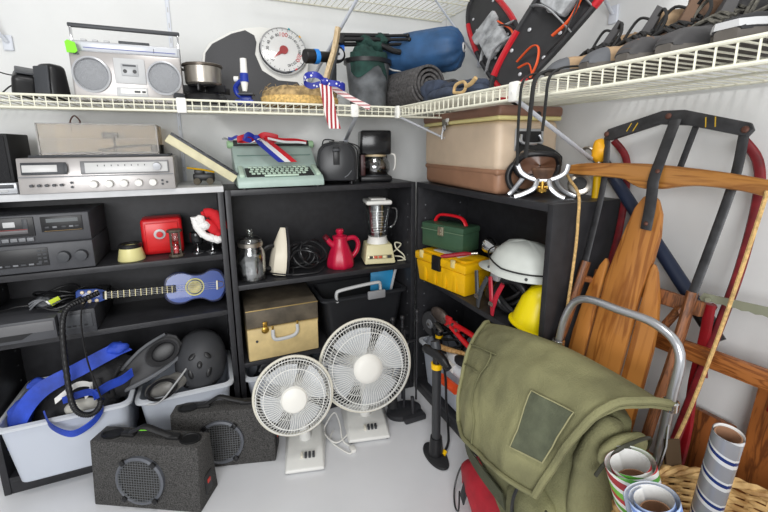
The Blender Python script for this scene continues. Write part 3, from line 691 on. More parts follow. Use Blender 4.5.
# typewriter
MINT = mat('mint_enamel', (172,192,184), .38, var=.03); MINTK = mat('mint_key', (190,212,194), .4); INKD = mat('type_basket', (44,46,46), .6)
t = thing('typewriter', 'mint green portable typewriter in front of the wall with a ribbon on top', 'typewriter', (-.588, .105, zm))
W = .325
prof = [(-.13, .006), (-.13, .03), (-.115, .045), (-.02, .075), (-.012, .086), (.07, .152), (.09, .162), (.12, .162), (.135, .14), (.135, .006)]
b = MB(); b.prism(prof, W, Matrix.Rotation(PI/2, 4, 'Z') @ Matrix.Translation((0, -W/2, 0)), bev=.005); bd = b.build('body', MINT, t)
b = MB(); sl = math.atan2(.03, .095)
for sx_ in (-.144, .144): b.box((sx_, -.068, .064), (.018, .10, .012), .003, rot=(sl, 0, 0))
b.build('side_rail', MINTK, t)
MB().box((0, -.07, .0585), (.256, .092, .007), .002, rot=(sl, 0, 0)).build('key_well', INKD, t)
for r_ in range(4):
    b = MB(); n = 12 if r_ < 3 else 11
    for k in range(n): b.box((-.108+k*.0192+(r_ % 2)*.006, -.034-r_*.0205, .0775-r_*.0068), (.0148, .0145, .006), .0025, rot=(sl*.6, 0, 0))
    b.build('key_row', MINTK, t)
MB().box((0, -.1165, .05), (.13, .012, .008), .003).build('space_bar', MINTK, t)
MB().box((0, .028, .1225), (W-.03, .004, .002), .0005, rot=(R(39), 0, 0)).build('cover_seam', mat('seam', (120,146,138), .5), t)
b = MB().cyl((-.155, .10, .166), (.155, .10, .166), .017, seg=28); b.build('platen', INKD, t)
for s in (-1, 1): MB().lathe([(0, 0), (.014, 0), (.016, .006), (.016, .02), (.012, .024), (0, .024)], (s*.155, .10, .166), (s, 0, 0), 20).build('platen_knob', mat('mint_knob', (176,214,170), .4), t)
MB().box((0, .075, .175), (.28, .006, .012), .002).build('paper_table', MINT, t); MB().tube([(-.158, .09, .178), (-.185, .06, .19), (-.195, .05, .187)], .004, 8, smooth=4).build('carriage_lever', LGREY, t)
for x in (-.14, .14):
    for y in (-.11, .11): MB().cyl((x, y, 0), (x, y, .01), .009, .008, seg=14).build('foot', BLK, t)
# tricolour ribbon on it
t = thing('tricolour_ribbon', 'red white and blue rosette ribbon draped over the typewriter cover', 'ribbon', (-.655, .165, zm+.186))
NVY = mat('ribbon_blue', (36,52,160), .5); RRD = mat('ribbon_red', (204,30,44), .5); RWH = mat('ribbon_white', (232,232,234), .5)
b = MB(); ribbon(b, [(0, 0, 0), (.03, -.02, .018), (.085, -.03, .006), (.06, .0, -.004), (0, 0, 0)], .022, RRD); ribbon(b, [(0, 0, 0), (-.03, -.015, .012), (-.075, -.02, .0), (-.05, .01, -.004), (0, 0, 0)], .022, RRD)
ribbon(b, [(0, -.01, .004), (-.03, -.03, .02), (-.05, -.03, .004), (-.02, -.02, -.006)], .018, NVY); ribbon(b, [(0, -.012, .004), (.0, -.04, .0), (-.02, -.045, -.012)], .018, RWH, wdir=(1, 0, .3)); b.sph((0, -.02, .006), (.014, .012, .012), m=NVY)
b.build('rosette', None, t)
def lay(p): return p
b = MB()
for dx_, mm in ((-.024, NVY), (0, RWH), (.024, RRD)):
    pts = [(.012+dx_*.5, -.03, .004), (.03+dx_*.9, -.075, -.018), (.065+dx_, -.12, -.055), (.095+dx_, -.157, -.087)]
    ribbon(b, pts, .0235, mm, wdir=(1, 0, 0), thick=.0012)
b.build('tail', None, t)
b = MB(); ribbon(b, [(.03, -.03, .008), (.09, -.05, -.002), (.15, -.05, -.004), (.195, -.055, -.012)], .016, RRD, wdir=(0, -.5, .8)); ribbon(b, [(.04, -.045, .004), (.10, -.064, -.01), (.16, -.064, -.012), (.19, -.068, -.016)], .01, RWH, wdir=(0, -.5, .8)); b.build('side_tail', None, t)
b = MB(); ribbon(b, [(-.05, -.02, .0), (-.075, -.02, .01), (-.095, -.02, .002), (-.108, -.02, .004)], .012, NVY); b.build('loose_end', None, t)

# toaster
t = thing('toaster', 'black two slot toaster seen from its lever end', 'toaster', (-.318, .150, zm), rz=R(-17))
out = [(-.078, .012), (-.082, .03), (-.083, .11), (-.076, .145), (-.055, .168), (-.02, .176), (.02, .176), (.055, .168), (.076, .145), (.083, .11), (.082, .03), (.078, .012)]
TOB = mat('toaster_black', (40,41,44), .32)
MB().prism(out, .23, Matrix.Translation((0, -.115, 0)), bev=.008).build('body', TOB, t)
MB().prism([(x*.9, .012+(z-.012)*.93) for x, z in out], .012, Matrix.Translation((0, -.124, .003)), bev=.005).build('end_panel', TOB, t)
MB().box((-.002, -.126, .118), (.026, .006, .072), .003).build('lever_slot', BLK, t); MB().box((-.002, -.136, .142), (.03, .024, .012), .004).build('lever', DGREY, t)
MB().box((-.02, 0, .176), (.022, .17, .004), .001).box((.022, 0, .176), (.022, .17, .004), .001).build('bread_slot', BLK, t)
MB().tube([(.03, -.126, .03), (.045, -.128, .04), (.06, -.126, .058)], .0022, 6).build('trim_mark', MGREY, t)
for x in (-.06, .06):
    for y in (-.09, .09): MB().cyl((x, y, 0), (x, y, .014), .01, seg=12).build('foot', BLK, t)
b = MB().tube([(-.07, .10, .13), (-.06, .05, .178), (-.04, .03, .186), (-.01, .04, .182)], .0028, 6, smooth=6).tube([(.06, -.02, .168), (.088, -.03, .14), (.092, -.02, .08), (.095, .0, .01)], .0028, 6, smooth=6).tube([(.05, .0, .172), (.1, -.01, .15), (.11, -.02, .08)], .0028, 6, smooth=6); b.build('cord', BLK, t)
# coffee maker
t = thing('coffee_maker', 'black drip coffee maker with glass carafe and white handle', 'coffee maker', (-.140, .150, zm), rz=R(-16))
b = MB().box((0, 0, .014), (.142, .18, .026), .008).box((0, .055, .115), (.13, .07, .19), .008); b.build('base', BLK, t)
b = MB().box((0, -.005, .172), (.135, .17, .105), .01); b.build('reservoir', mat('gloss_black', (22,22,24), .18), t)
MB().cyl((0, -.02, .026), (0, -.02, .031), .062, seg=36).build('hot_plate', DGREY, t)
cf = MB().lathe([(0, .0), (.058, .0), (.068, .02), (.066, .05), (.05, .075), (.046, .085), (.044, .085), (.048, .074), (.063, .05), (.065, .021), (.056, .003), (0, .003)], (0, -.03, .0315), seg=36).build('carafe', GLASS, t)
MB().lathe([(0, .003), (.055, .004), (.064, .022), (.0625, .03), (0, .03)], (0, -.03, .0315), seg=36).build('coffee', mat('coffee_dark', (26,18,14), .2), cf)
MB().lathe([(.047, .08), (.052, .08), (.052, .092), (.047, .092)], (0, -.03, .0315), seg=36).build('band', mat('cream_band', (206,186,150), .4), cf); MB().lathe([(0, .09), (.047, .092), (.035, .1), (0, .102)], (0, -.03, .0315), seg=36).build('lid', BLK, cf)
MB().tube([(.05, -.04, .122), (.075, -.055, .122), (.088, -.06, .11), (.088, -.06, .07), (.082, -.058, .05)], .008, 10, smooth=5, flat=.6).build('handle', WHT, cf, 'white carafe handle')
MB().box((-.055, -.108, .07), (.01, .01, .014), .002).box((-.06, -.10, .075), (.02, .012, .09), .003).build('switch', mat('switch_dark', (60,26,26), .4), t)

# cooler chest
TAN2 = mat('cooler_tan', (205,184,160), .42, var=.02); BR2 = mat('cooler_brown', (150,112,88), .45, var=.04); BRL = mat('cooler_lid', (128,94,78), .45, var=.04); YST = mat('cooler_stripe', (226,214,150), .45)
t = thing('cooler_chest', 'vintage beige and brown metal cooler chest on the right bookcase', 'cooler', (.126, -.300, zm), rz=-PI/2-R(4))
W, D = .54, .238
MB().box((0, 0, .042), (W-.008, D-.008, .084), .022, 4).build('lower_shell', BR2, t); MB().box((0, 0, .155), (W, D, .165), .024, 4).build('body', TAN2, t)
MB().box((0, 0, .073), (W-.004, D-.004, .022), .01, 3).build('base_band', BR2, t)
MB().box((0, 0, .243), (W+.006, D+.006, .014), .006, 3).build('stripe', YST, t); MB().box((0, 0, .264), (W+.012, D+.012, .034), .012, 4).build('lid', BRL, t)
lt = MB().box((-.07, -D/2-.006, .245), (.045, .008, .024), .002).build('latch', STEEL, t)
MB().lathe([(.009, 0), (.013, .003), (.009, .006), (.006, .003)], (-.07, -D/2-.008, .225), (0, -1, 0), 20).tube([(-.07, -D/2-.012, .225), (-.076, -D/2-.014, .20), (-.08, -D/2-.012, .182)], .006, 8, flat=.5).build('hasp', CHROME, lt); MB().box((-.045, -D/2-.011, .252), (.022, .003, .013), .001).build('latch_plate', WHT, lt)
hd = MB().box((W/2+.002, -.005, .175), (.006, .11, .07), .004).build('handle_plate', ALU, t); MB().box((W/2+.004, -.005, .175), (.007, .09, .054), .003).build('recess', BLK, hd)
MB().tube([(W/2+.008, -.04, .19), (W/2+.018, -.04, .165), (W/2+.02, .03, .165), (W/2+.008, .03, .19)], .005, 8, smooth=4).build('bail', ALU, hd)
MB().cyl((W/2+.001, .02, .255), (W/2+.012, .02, .255), .008, seg=14).build('drain_plug', BLK, t)

# goggles + stove
t = thing('safety_goggles', 'black ski goggles with a brown lens propped against the cooler side', 'goggles', (.085, -.632, zm+.098), rz=R(-30))
b = MB(); g = spline([V(p) for p in ((-.075, 0, 0), (-.055, -.022, .034), (0, -.032, .042), (.055, -.022, .034), (.075, 0, 0), (.06, -.02, -.034), (.02, -.03, -.04), (0, -.032, -.03), (-.02, -.03, -.04), (-.06, -.02, -.034))], 5, True)
g = [V((p.x*.84, p.y, p.z*.84)) for p in g]; b.tube(g, .009, 10, closed=True); b.tube([p+V((0, .016, 0)) for p in g], .010, 10, closed=True); b.build('frame', BLK, t)
b = MB(); ctr = V((0, -.03, 0)); rows = [[ctr+(p-ctr)*k+V((0, -.006*(1-k), 0)) for p in g] for k in (.05, .4, .75, 1)]; b.grid(rows, .002, close=True); b.build('lens', mat('amber_lens', (92,62,46), .3), t)
b = MB(); ribbon(b, [(.066, .012, 0), (.085, .04, .012), (.05, .05, .04), (-.02, .045, .06), (-.05, .03, .045), (-.066, .012, 0)], .024, None); b.build('strap', LACE, t)
t = thing('coil_ring', 'black rubber hose coil behind the goggles on the bookcase end', 'hose', (.06, -.61, zm), rz=R(-35))
b = MB(); b.tube(circ((0, .0, .062), .052, 40), .009, 10, closed=True); b.tube(circ((0, .02, .060), .048, 40), .009, 10, closed=True); b.build('hose', BLK, t)
t = thing('camping_burner', 'folding camping burner with silver curved arms and a brass valve', 'stove', (.075, -.668, zm), rz=R(-38)); t.scale = (1.2, 1.2, 1.15)
def arm(pts, r=.0065): MB().tube(pts, r, 8, smooth=6, flat=.55, up=(0, 1, 0)).build('support_arm', ALU, t)
arm([(-.062, 0, .088), (-.05, -.004, .066), (-.02, -.006, .05), (.02, -.006, .05), (.05, -.004, .066), (.058, 0, .088)])
arm([(-.012, -.008, .05), (-.02, -.016, .028), (-.045, -.018, .012), (-.066, -.018, .004)]); arm([(.014, -.008, .05), (.02, -.016, .028), (.036, -.018, .012), (.052, -.018, .004)])
arm([(.03, .002, .055), (.042, .01, .03), (.062, .014, .014), (.082, .014, .005)]); arm([(-.04, .012, .06), (-.058, .02, .03), (-.07, .024, .012), (-.078, .024, .004)])
MB().cyl((0, -.004, .046), (0, -.004, .015), .006).cyl((0, -.004, .026), (0, -.004, .018), .012, seg=8).cyl((-.02, -.004, .03), (.018, -.004, .03), .004).box((.014, -.004, .03), (.012, .012, .012), .003).build('valve', BRASS, t)
MB().lathe([(0, .052), (.02, .052), (.028, .075), (.026, .08), (.01, .078), (0, .07)]).build('burner_head', mat('rusty_brown', (104,76,58), .6, var=.3), t)
t = thing('compass_clock', 'small round steel gauge lying right of the camping burner', 'gauge', (.195, -.70, zm))
MB().lathe([(0, 0), (.03, 0), (.034, .006), (.034, .02), (.028, .024), (0, .022)], (0, 0, .035), (-.7, -.6, .35)).build('case', STEEL, t); MB().lathe([(0, .0245), (.02, .0245), (.02, .027), (0, .027)], (0, 0, .035), (-.7, -.6, .35)).build('face', BLK, t)
t = thing('hand_pump', 'yellow handled pump standing at the end of the right bookcase', 'pump', (.225, -.735, zm))
MB().cyl((0, 0, 0), (.0, .0, .10), .011, .011, seg=16).build('barrel', YEL, t); MB().cyl((0, 0, .10), (0, 0, .115), .008).build('rod', STEEL, t)
MB().blob((0, 0, .14), (.024, .022, .036), .25, 30, seed=3).build('grip', mat('amber_grip', (236,172,30), .4), t)
MB().tube([(0, .0, .13), (-.012, .03, .15), (-.008, .05, .14), (0, .03, .115)], .005, 8, smooth=5).build('metal_clip', STEEL, t)
t = thing('navy_tube', 'dark navy tube leaning on the wall behind the wooden sled', 'tube', (0, 0, 0))
A_, B_ = V((.215, -.70, 1.17)), V((.235, -1.0, .845)); d = (B_-A_); B2 = A_+d*3.3; B2.x = .17
A_ = V((.255, -.705, 1.145)); B2 = V((.212, -1.115, .72)); 
NAV2 = mat('navy_tube', (34,44,66), .45)
MB().cyl(A_, A_+(B2-A_)*.86, .017, seg=18).sph(tuple(A_), .017).build('shaft', NAV2, t)
MB().cyl(A_+(B2-A_)*.86, A_+(B2-A_)*.93, .02, seg=18).build('collar', BLK, t); MB().cyl(A_+(B2-A_)*.93, B2, .014, seg=18).build('end_cap', BLK, t)

# ================================================================ LEFT BOOKCASE SHELVES
z1 = .7715; z2 = .5465
GUN = mat('gunmetal', (66,67,71), .45, var=.04)
t = thing('stereo_amplifier', 'dark grey receiver with two round knobs under the cassette deck', 'receiver', (-1.395, .13, z1))
MB().box((0, 0, .048), (.34, .24, .092), .003).build('body', GUN, t)
b = MB().box((-.048, -.1205, .052), (.19, .003, .06), .001, m=BLK)
for k in range(9): b.box((-.14+k*.02, -.1225, .03), (.013, .002, .005), m=MGREY if k % 2 else DGREY)
for r_ in range(4):
    for k in range(2): b.box((.024+k*.014, -.1225, .072-r_*.012), (.009, .002, .006), m=DGREY)
b.build('display_panel', None, t)
for x in (.088, .136): MB().lathe([(0, 0), (.019, 0), (.017, .016), (.006, .018), (0, .017)], (x, -.1205, .047), (0, -1, 0), 28).build('knob', DGREY, t)
for x in (-.15, .15): MB().cyl((x, -.1, 0), (x, -.1, .004), .01).build('foot', BLK, t)
t = thing('cassette_deck', 'dark cassette deck with a row of piano keys on top of the receiver', 'cassette deck', (-1.40, .14, z1+.0945))
MB().box((0, 0, .047), (.345, .235, .094), .003).build('body', GUN, t)
cd = MB().box((-.057, -.1185, .057), (.165, .004, .062), .002).build('cassette_door', BLK, t)
b = MB().box((-.037, -.1215, .066), (.03, .002, .017), .001, m=LGREY).box((-.057, -.1215, .041), (.13, .002, .012), .001, m=mat('door_grey', (92,90,92), .4)).box((-.057, -.1222, .049), (.13, .002, .0018), m=mat('dark_red_line', (140,60,60), .5))
for x in (-.117, .003): b.box((x, -.1215, .064), (.014, .002, .036), .001, m=DGREY)
b.build('tape_window', None, cd)
for k in range(6): MB().box((-.094+k*.021, -.1205, .016), (.0185, .01, .012), .002).build('piano_key', MGREY, t)
b = MB().box((.098, -.1185, .06), (.112, .003, .05), .002, m=BLK).box((.10, -.1205, .072), (.085, .002, .012), m=mat('meter_grey', (98,102,104), .3))
for k, x in enumerate((.058, .078, .102, .122, .137)): b.box((x, -.1205, .05), (.012, .003, .006), .001, m=MGREY if k % 2 else DGREY)
b.box((.10, -.1205, .038), (.1, .002, .001), m=mat('gold_line', (150,120,70), .4)); b.build('control_panel', None, t)

# yellow bowl, safe, hourglass
t = thing('pet_bowl', 'cream yellow bowl with a black rim beside the red safe', 'bowl', (-1.127, .068, z1))
CRY = mat('bowl_cream', (222,214,150), .35)
MB().lathe([(0, .004), (.04, .004), (.043, 0), (.044, .004), (.034, .05), (.03, .05), (.027, .02), (0, .014)], seg=40).build('bowl', CRY, t)
MB().lathe([(.0345, .044), (.037, .046), (.037, .056), (.033, .06), (.028, .058), (.028, .05)], seg=40).build('rim', BLK, t)
t = thing('toy_safe', 'small bright red safe box with a round combination dial', 'safe', (-1.027, .15, z1), rz=R(3)); t.scale = (1.06, 1, 1.02)
MB().box((0, 0, .067), (.13, .10, .134), .012, 3).build('body', RED, t); dr = MB().box((0, -.052, .066), (.104, .008, .106), .006).build('door', mat('safe_door', (214,34,36), .3), t)
MB().lathe([(0, 0), (.018, 0), (.0185, .004), (.011, .006), (0, .006)], (-.008, -.056, .078), (0, -1, 0), 30).build('dial_plate', LGREY, dr); MB().lathe([(0, .004), (.011, .004), (.010, .016), (0, .017)], (-.008, -.056, .078), (0, -1, 0), 20).build('dial_knob', RED, dr)
t = thing('hourglass', 'small wooden hourglass with red sand in front of the safe', 'hourglass', (-.980, .045, z1), rz=R(10))
DW = mat('dark_wood', (74,66,56), .5, var=.2)
for z in (0, .092): MB().lathe([(0, 0), (.025, 0), (.027, .004), (.024, .01), (0, .01)], (0, 0, z), seg=8).build('end_plate', DW, t)
for k in range(4): a = PI/4+k*PI/2; MB().cyl((math.cos(a)*.02, math.sin(a)*.02, .01), (math.cos(a)*.02, math.sin(a)*.02, .092), .0028, seg=8).build('post', DW, t)
MB().lathe([(.0, .011), (.012, .012), (.014, .03), (.009, .044), (.0025, .051), (.009, .058), (.014, .072), (.012, .09), (0, .091)], seg=24).build('glass_bulb', GLASS, t)
MB().lathe([(0, .013), (.0105, .014), (.0115, .03), (.008, .04), (0, .043)], seg=20).build('sand', mat('red_sand', (206,40,52), .8), t)
# dark goblets and santa hat
DGL = mat('dark_glass', (30,31,33), .12)
for lab, x, y in (('dark stemmed glass left of the santa hat', -.908, .075), ('dark stemmed glass carrying the santa hat', -.855, .06)):
    t = thing('wine_glass', lab, 'glass', (x, y, z1), group='dark stemmed glasses')
    MB().lathe([(0, 0), (.024, 0), (.024, .003), (.006, .008), (.004, .014), (.004, .022), (.006, .028), (0, .028)], seg=28).build('stem', CHROME, t)
    MB().lathe([(.004, .026), (.018, .034), (.025, .05), (.024, .075), (.022, .08), (.0205, .078), (.022, .052), (.015, .037), (0, .031)], seg=28).build('bowl', DGL, t)
t = thing('santa_hat', 'tiny red santa hat with white fur trim hooked on a dark glass', 'hat', (-.858, .055, z1+.05), rot=(0, R(10), 0))
FUR = mat('white_fur', (240,238,236), .95, bump=1, bscale=200); VEL = mat('red_velvet', (196,26,36), .8, bump=.3, bscale=80)
b = MB(); b.tube([(-.064, -.028, .085), (-.058, -.03, .06), (-.046, -.032, .04), (-.026, -.034, .022), (.0, -.034, .012), (.028, -.03, .008), (.036, -.02, .012)], .0135, 10, smooth=5)
b.bm.normal_update()
for v in b.bm.verts: v.co += v.normal*.004*noise.noise(v.co*150)
b.blob((-.045, -.032, .075), (.02, .018, .02), .3, 60); b.blob((-.03, -.036, .058), (.02, .016, .018), .3, 60, seed=3); b.build('fur_trim', FUR, t)
b = MB(); b.tube([(-.042, -.01, .095), (-.015, -.012, .104), (.01, -.014, .09), (.03, -.016, .062), (.037, -.016, .03)], [.010, .018, .022, .023, .016], 14, smooth=6); b.tube([(-.03, -.018, .07), (.0, -.022, .05), (.025, -.02, .025)], [.016, .02, .016], 14, smooth=6); b.build('cap', VEL, t)

# vcr boxes, cables, corkscrew cord
t = thing('video_recorder', 'flat dark grey video recorder on the second shelf under a tangle of cables', 'video recorder', (-1.463, .13, z2))
MB().box((0, 0, .036), (.215, .28, .072), .003).build('body', mat('vcr_grey', (74,75,79), .45), t); b = MB().box((-.0, -.141, .046), (.205, .003, .034), .001, m=mat('vcr_face', (104,104,106), .4)); b.prism([(-.09, .012), (.015, .012), (.045, .03), (-.09, .03)], .003, Matrix.Translation((0, -.1435, 0)), m=BLK); b.build('front_panel', None, t)
t = thing('cable_box', 'small black box standing right of the video recorder', 'receiver box', (-1.297, .13, z2))
MB().box((0, 0, .042), (.105, .27, .084), .004).build('body', mat('box_black', (52,53,57), .45), t); b = MB().box((0, -.136, .046), (.085, .003, .05), .002, m=DGREY)
for k in range(4): b.box((-.025+k*.016, -.138, .03), (.010, .002, .004), m=BLK)
b.build('front_panel', None, t)
t = thing('audio_cables', 'tangle of black audio cables with a yellow green tag on the video recorder', 'cables', (-1.385, .10, z2+.075))
b = MB(); r4 = random.Random(9)
for k in range(7):
    cx = r4.uniform(-.02, .03); cy = r4.uniform(-.03, .04); rr = r4.uniform(.03, .06); zz = .008+k*.006
    b.tube([V((cx+math.cos(a)*rr*1.4, cy+math.sin(a)*rr*.7, zz+.012*math.sin(a*2+k))) for a in [2*PI*j/20 for j in range(20)]], .004, 6, closed=True)
b.tube([(-.02, -.03, .02), (-.08, -.05, .03), (-.13, -.04, .02), (-.18, .0, .03)], .003, 6, smooth=6); b.tube([(.03, .03, .02), (.09, .03, .05), (.14, .04, .035)], .004, 6, smooth=6); b.build('cable_loop', BLK, t)
MB().blob((-.015, -.035, .028), (.032, .02, .024), .4, 40, flatten=-.02).build('plug_bundle', DGREY, t); b = MB()
for k in range(3): b.tube([(-.05, -.05, .015+k*.01), (-.03, -.062, .035+k*.006), (-.01, -.056, .045), (.0, -.045, .03)], .003, 6, smooth=5)
b.build('grey_lead', MGREY, t)
MB().box((.022, -.055, .036), (.03, .003, .022), .001, rot=(0, R(-20), R(15))).build('tag', mat('lime_tag', (196,214,50), .6), t, 'lime green tag'); MB().box((.004, -.053, .03), (.006, .004, .022), .001, rot=(0, R(-35), 0)).build('tag_fold', WHT, t)
t = thing('spiral_cable', 'thick black cable looping down from the second shelf in front of the blue bag', 'cable', (0, 0, 0))
b = MB(); pts = spline([V(p) for p in ((-1.235, .03, .672), (-1.275, -.005, .664), (-1.31, -.035, .652), (-1.325, -.055, .60), (-1.328, -.075, .48), (-1.322, -.10, .36), (-1.305, -.11, .315), (-1.275, -.112, .30), (-1.25, -.11, .315), (-1.24, -.105, .345))], 18)
b.tube(pts, [.0085+.0015*(i % 3 == 0) for i in range(len(pts))], 10); b.build('cord', BLK, t)
MB().tube([(-1.262, .02, .66), (-1.276, -.022, .635), (-1.28, -.04, .56), (-1.272, -.06, .46), (-1.25, -.09, .38), (-1.24, -.105, .345)], .003, 6, smooth=8).build('thin_lead', BLK, t)

# ukulele
UB = mat('guitar_blue', (32,68,148), .28, coat=.4); UDK = mat('guitar_edge', (20,28,66), .3, coat=.4)
t = thing('ukulele', 'small blue toy guitar lying on its side on the second shelf', 'guitar', (-.920, .075, .634), rot=(R(-12), R(2.5), 0))
up_ = [(-.118, 0), (-.115, .036), (-.09, .058), (-.055, .062), (-.02, .05), (.015, .05), (.05, .066), (.082, .058), (.10, .025), (.103, 0)]
out = spline([V((x, 0, z)) for x, z in up_+[(x, -z) for x, z in up_[::-1][1:-1]]], 4, True); out = [(p.x, p.z) for p in out]
MB().prism(out, .05, bev=.003).build('body', UDK, t); MB().prism([(x*.93, z*.88) for x, z in out], .003, Matrix.Translation((0, -.0025, 0))).build('soundboard', UB, t)
rs = MB().lathe([(.021, 0), (.034, 0), (.034, .0015), (.021, .0015)], (-.012, -.0025, .0), (0, -1, 0), 36).build('rosette', mat('rosette_gold', (196,190,110), .4), t); MB().lathe([(.024, 0), (.0295, 0), (.0295, .002), (.024, .002)], (-.012, -.0025, 0), (0, -1, 0), 36).build('rosette_ring', UDK, rs)
MB().cyl((-.012, -.003, 0), (-.012, -.0045, 0), .02, seg=30).build('sound_hole', mat('hole_wood', (170,160,112), .6, var=.3, scale=40), t)
nk = MB().box((-.195, -.002, 0), (.235, .016, .028), .003).build('neck', BLKM, t)
b = MB()
for k in range(12): b.box((-.09-k*.0165-k*k*.0001, -.011, 0), (.0018, .002, .026))
b.build('fret', mat('fret_brass', (170,160,120), .35, metal=.6), nk); MB().box((-.302, -.0115, 0), (.006, .005, .03), .001).build('nut', CREAM, nk)
hs = MB().prism([(-.303, -.016), (-.303, .016), (-.33, .026), (-.385, .027), (-.392, .02), (-.392, -.02), (-.385, -.027), (-.33, -.026)], .012, Matrix.Translation((0, -.006, 0)), bev=.002).build('headstock', UB, t)
for k in range(3):
    for s in (-1, 1): MB().lathe([(0, 0), (.0062, 0), (.0058, .005), (0, .0065)], (-.33-k*.021, -.0065, s*.016), (0, -1, 0), 16).build('tuning_peg', mat('pearl', (226,210,180), .25), hs)
MB().box((.068, -.006, 0), (.006, .008, .036), .001).build('bridge', CREAM, t)
b = MB()
for k in range(4): b.cyl((-.30, -.0135, -.009+k*.006), (.068, -.0105, -.012+k*.008), .0005, seg=4)
b.build('strings', LGREY, t); MB().tube([(.069, -.007, .016), (.092, -.008, .01), (.092, -.008, -.008), (.069, -.007, -.014)], .0012, 6).build('tailpiece', BRASS, t)
# ================================================================ BINS AT THE BOTTOM LEFT
zb = .0625
def bin_(lab, x0, x1, y0, y1, z, h, tap=.02, group='clear plastic bins', matl=None, rimm=None, name='storage_bin', lip=.012):
    t = thing(name, lab, 'storage bin', ((x0+x1)/2, (y0+y1)/2, z), group=group)
    W, D = x1-x0, y1-y0
    def ring(w, d, zz, rc=.03, n=6):
        pts = []
        for cx, cy, a0 in ((w/2-rc, d/2-rc, 0), (-w/2+rc, d/2-rc, 90), (-w/2+rc, -d/2+rc, 180), (w/2-rc, -d/2+rc, 270)):
            for k in range(n+1): a = R(a0+90*k/n); pts.append((cx+rc*math.cos(a), cy+rc*math.sin(a), zz))
        return pts
    wt = .0025; b = MB(); wb, db = W-2*tap, D-2*tap
    b.grid([ring(.08, .04, .0, .015), ring(wb-.02, db-.02, .0), ring(wb, db, .008), ring(W, D, h), ring(W-2*wt, D-2*wt, h), ring(wb-2*wt, db-2*wt, .011), ring(wb-.02, db-.02, .004), ring(.08, .04, .004, .015)], 0, close=True)
    b.build('tub', matl or CLEARP, t)
    b = MB(); b.grid([ring(W, D, h-.012), ring(W+2*lip, D+2*lip, h-.010), ring(W+2*lip, D+2*lip, h-.001), ring(W, D, h+.003), ring(W-.004, D-.004, h)], 0, close=True); b.build('rim', rimm or mat('bin_rim', (226,230,236), .35, trans=.25), t)
    return t
bin_('clear plastic bin full of blue and black bag at lower left', -1.535, -1.175, -.075, .235, zb, .232)
bin_('clear plastic bin under the black helmet', -1.150, -.835, -.045, .235, zb, .205)
# things in bin one
NYB = mat('blue_bag', (36,66,168), .6, var=.2, scale=14, bump=.5, bscale=40); NYK = mat('black_bag', (42,42,44), .75, var=.25, scale=20, bump=.5, bscale=60); PAPER = mat('white_paper', (214,210,200), .8)
t = thing('sports_bag', 'black and royal blue sports bag stuffed in the left clear bin', 'bag', (-1.355, .07, .13))
MB().blob((.0, 0, .10), (.145, .12, .14), .3, 9, seed=1, rot=(0, R(-18), 0), seg=40).blob((.10, .0, .19), (.11, .09, .085), .3, 11, seed=6, rot=(0, R(-22), 0)).build('body', NYK, t)
def strap3(pts, w, m, name, n=R(0), wd=(0, .3, 1)):
    b = MB(); ribbon(b, pts, w, None, wdir=V(wd).normalized(), thick=.004, k=8)
    return b.build(name, m, t)
strap3([(-.155, -.12, .05), (-.14, -.13, .12), (-.11, -.13, .20), (-.05, -.125, .265), (.05, -.10, .30), (.14, -.06, .325), (.18, -.04, .33)], .052, NYB, 'blue_trim', wd=(-.7, .2, .75))
MB().blob((-.135, -.085, .165), (.035, .03, .07), .35, 18, seed=9, rot=(0, R(20), 0)).build('blue_panel', NYB, t)
MB().blob((.155, -.05, .33), (.035, .02, .02), .4, 30, seed=2).build('blue_knot', NYB, t); MB().blob((-.07, -.10, .27), (.03, .02, .02), .4, 30, seed=5).build('blue_knot', NYB, t)
b = MB(); ribbon(b, [(-.05, -.14, .185), (-.03, -.165, .15), (.02, -.178, .115), (.07, -.176, .13), (.105, -.172, .165), (.11, -.165, .2), (.08, -.155, .235), (.0, -.14, .215)], .032, None, wdir=(.1, -.4, .9), thick=.004); ribbon(b, [(.09, -.16, .22), (.13, -.14, .235), (.17, -.12, .238), (.20, -.10, .25)], .04, None, wdir=(.0, -.3, .9), thick=.004); b.build('blue_strap', NYB, t)
MB().blob((.045, -.12, .17), (.05, .02, .028), .3, 25, seed=8).build('grey_pad', mat('pad_grey', (178,176,168), .8, var=.1), t); b = MB(); ribbon(b, [(-.02, -.14, .22), (.04, -.125, .255), (.075, -.11, .235), (.055, -.12, .20)], .02, None); b.build('white_trim', WHT, t); MB().tube([(.09, -.10, .25), (.10, -.12, .21), (.13, -.11, .18), (.13, -.09, .22), (.16, -.07, .27)], .012, 8, smooth=6, flat=.5).build('black_strap', NYK, t)
for lab, loc, s, mm, rot in (('pale folded paper seen through the left clear bin', (-1.40, -.01, .14), (.18, .004, .09), PAPER, (R(8), R(-22), 0)), ('white lump of packing foam in the left clear bin', (-1.46, .0, .105), (.06, .05, .06), WHT, (0, 0, .3)), ('blue folded cloth pressed against the left bin wall', (-1.42, .02, .215), (.12, .03, .07), NYB, (R(10), R(-35), 0))):
    if s[1] > .01: tag(MB().blob((0, 0, 0), (s[0]/2, s[1]/2, s[2]/2), .3, 20).build('packing', mm, loc=loc, rot=rot), lab, 'packing')
    else: tag(MB().box((0, 0, 0), s, .002).build('paper', mm, loc=loc, rot=rot), lab, 'paper')
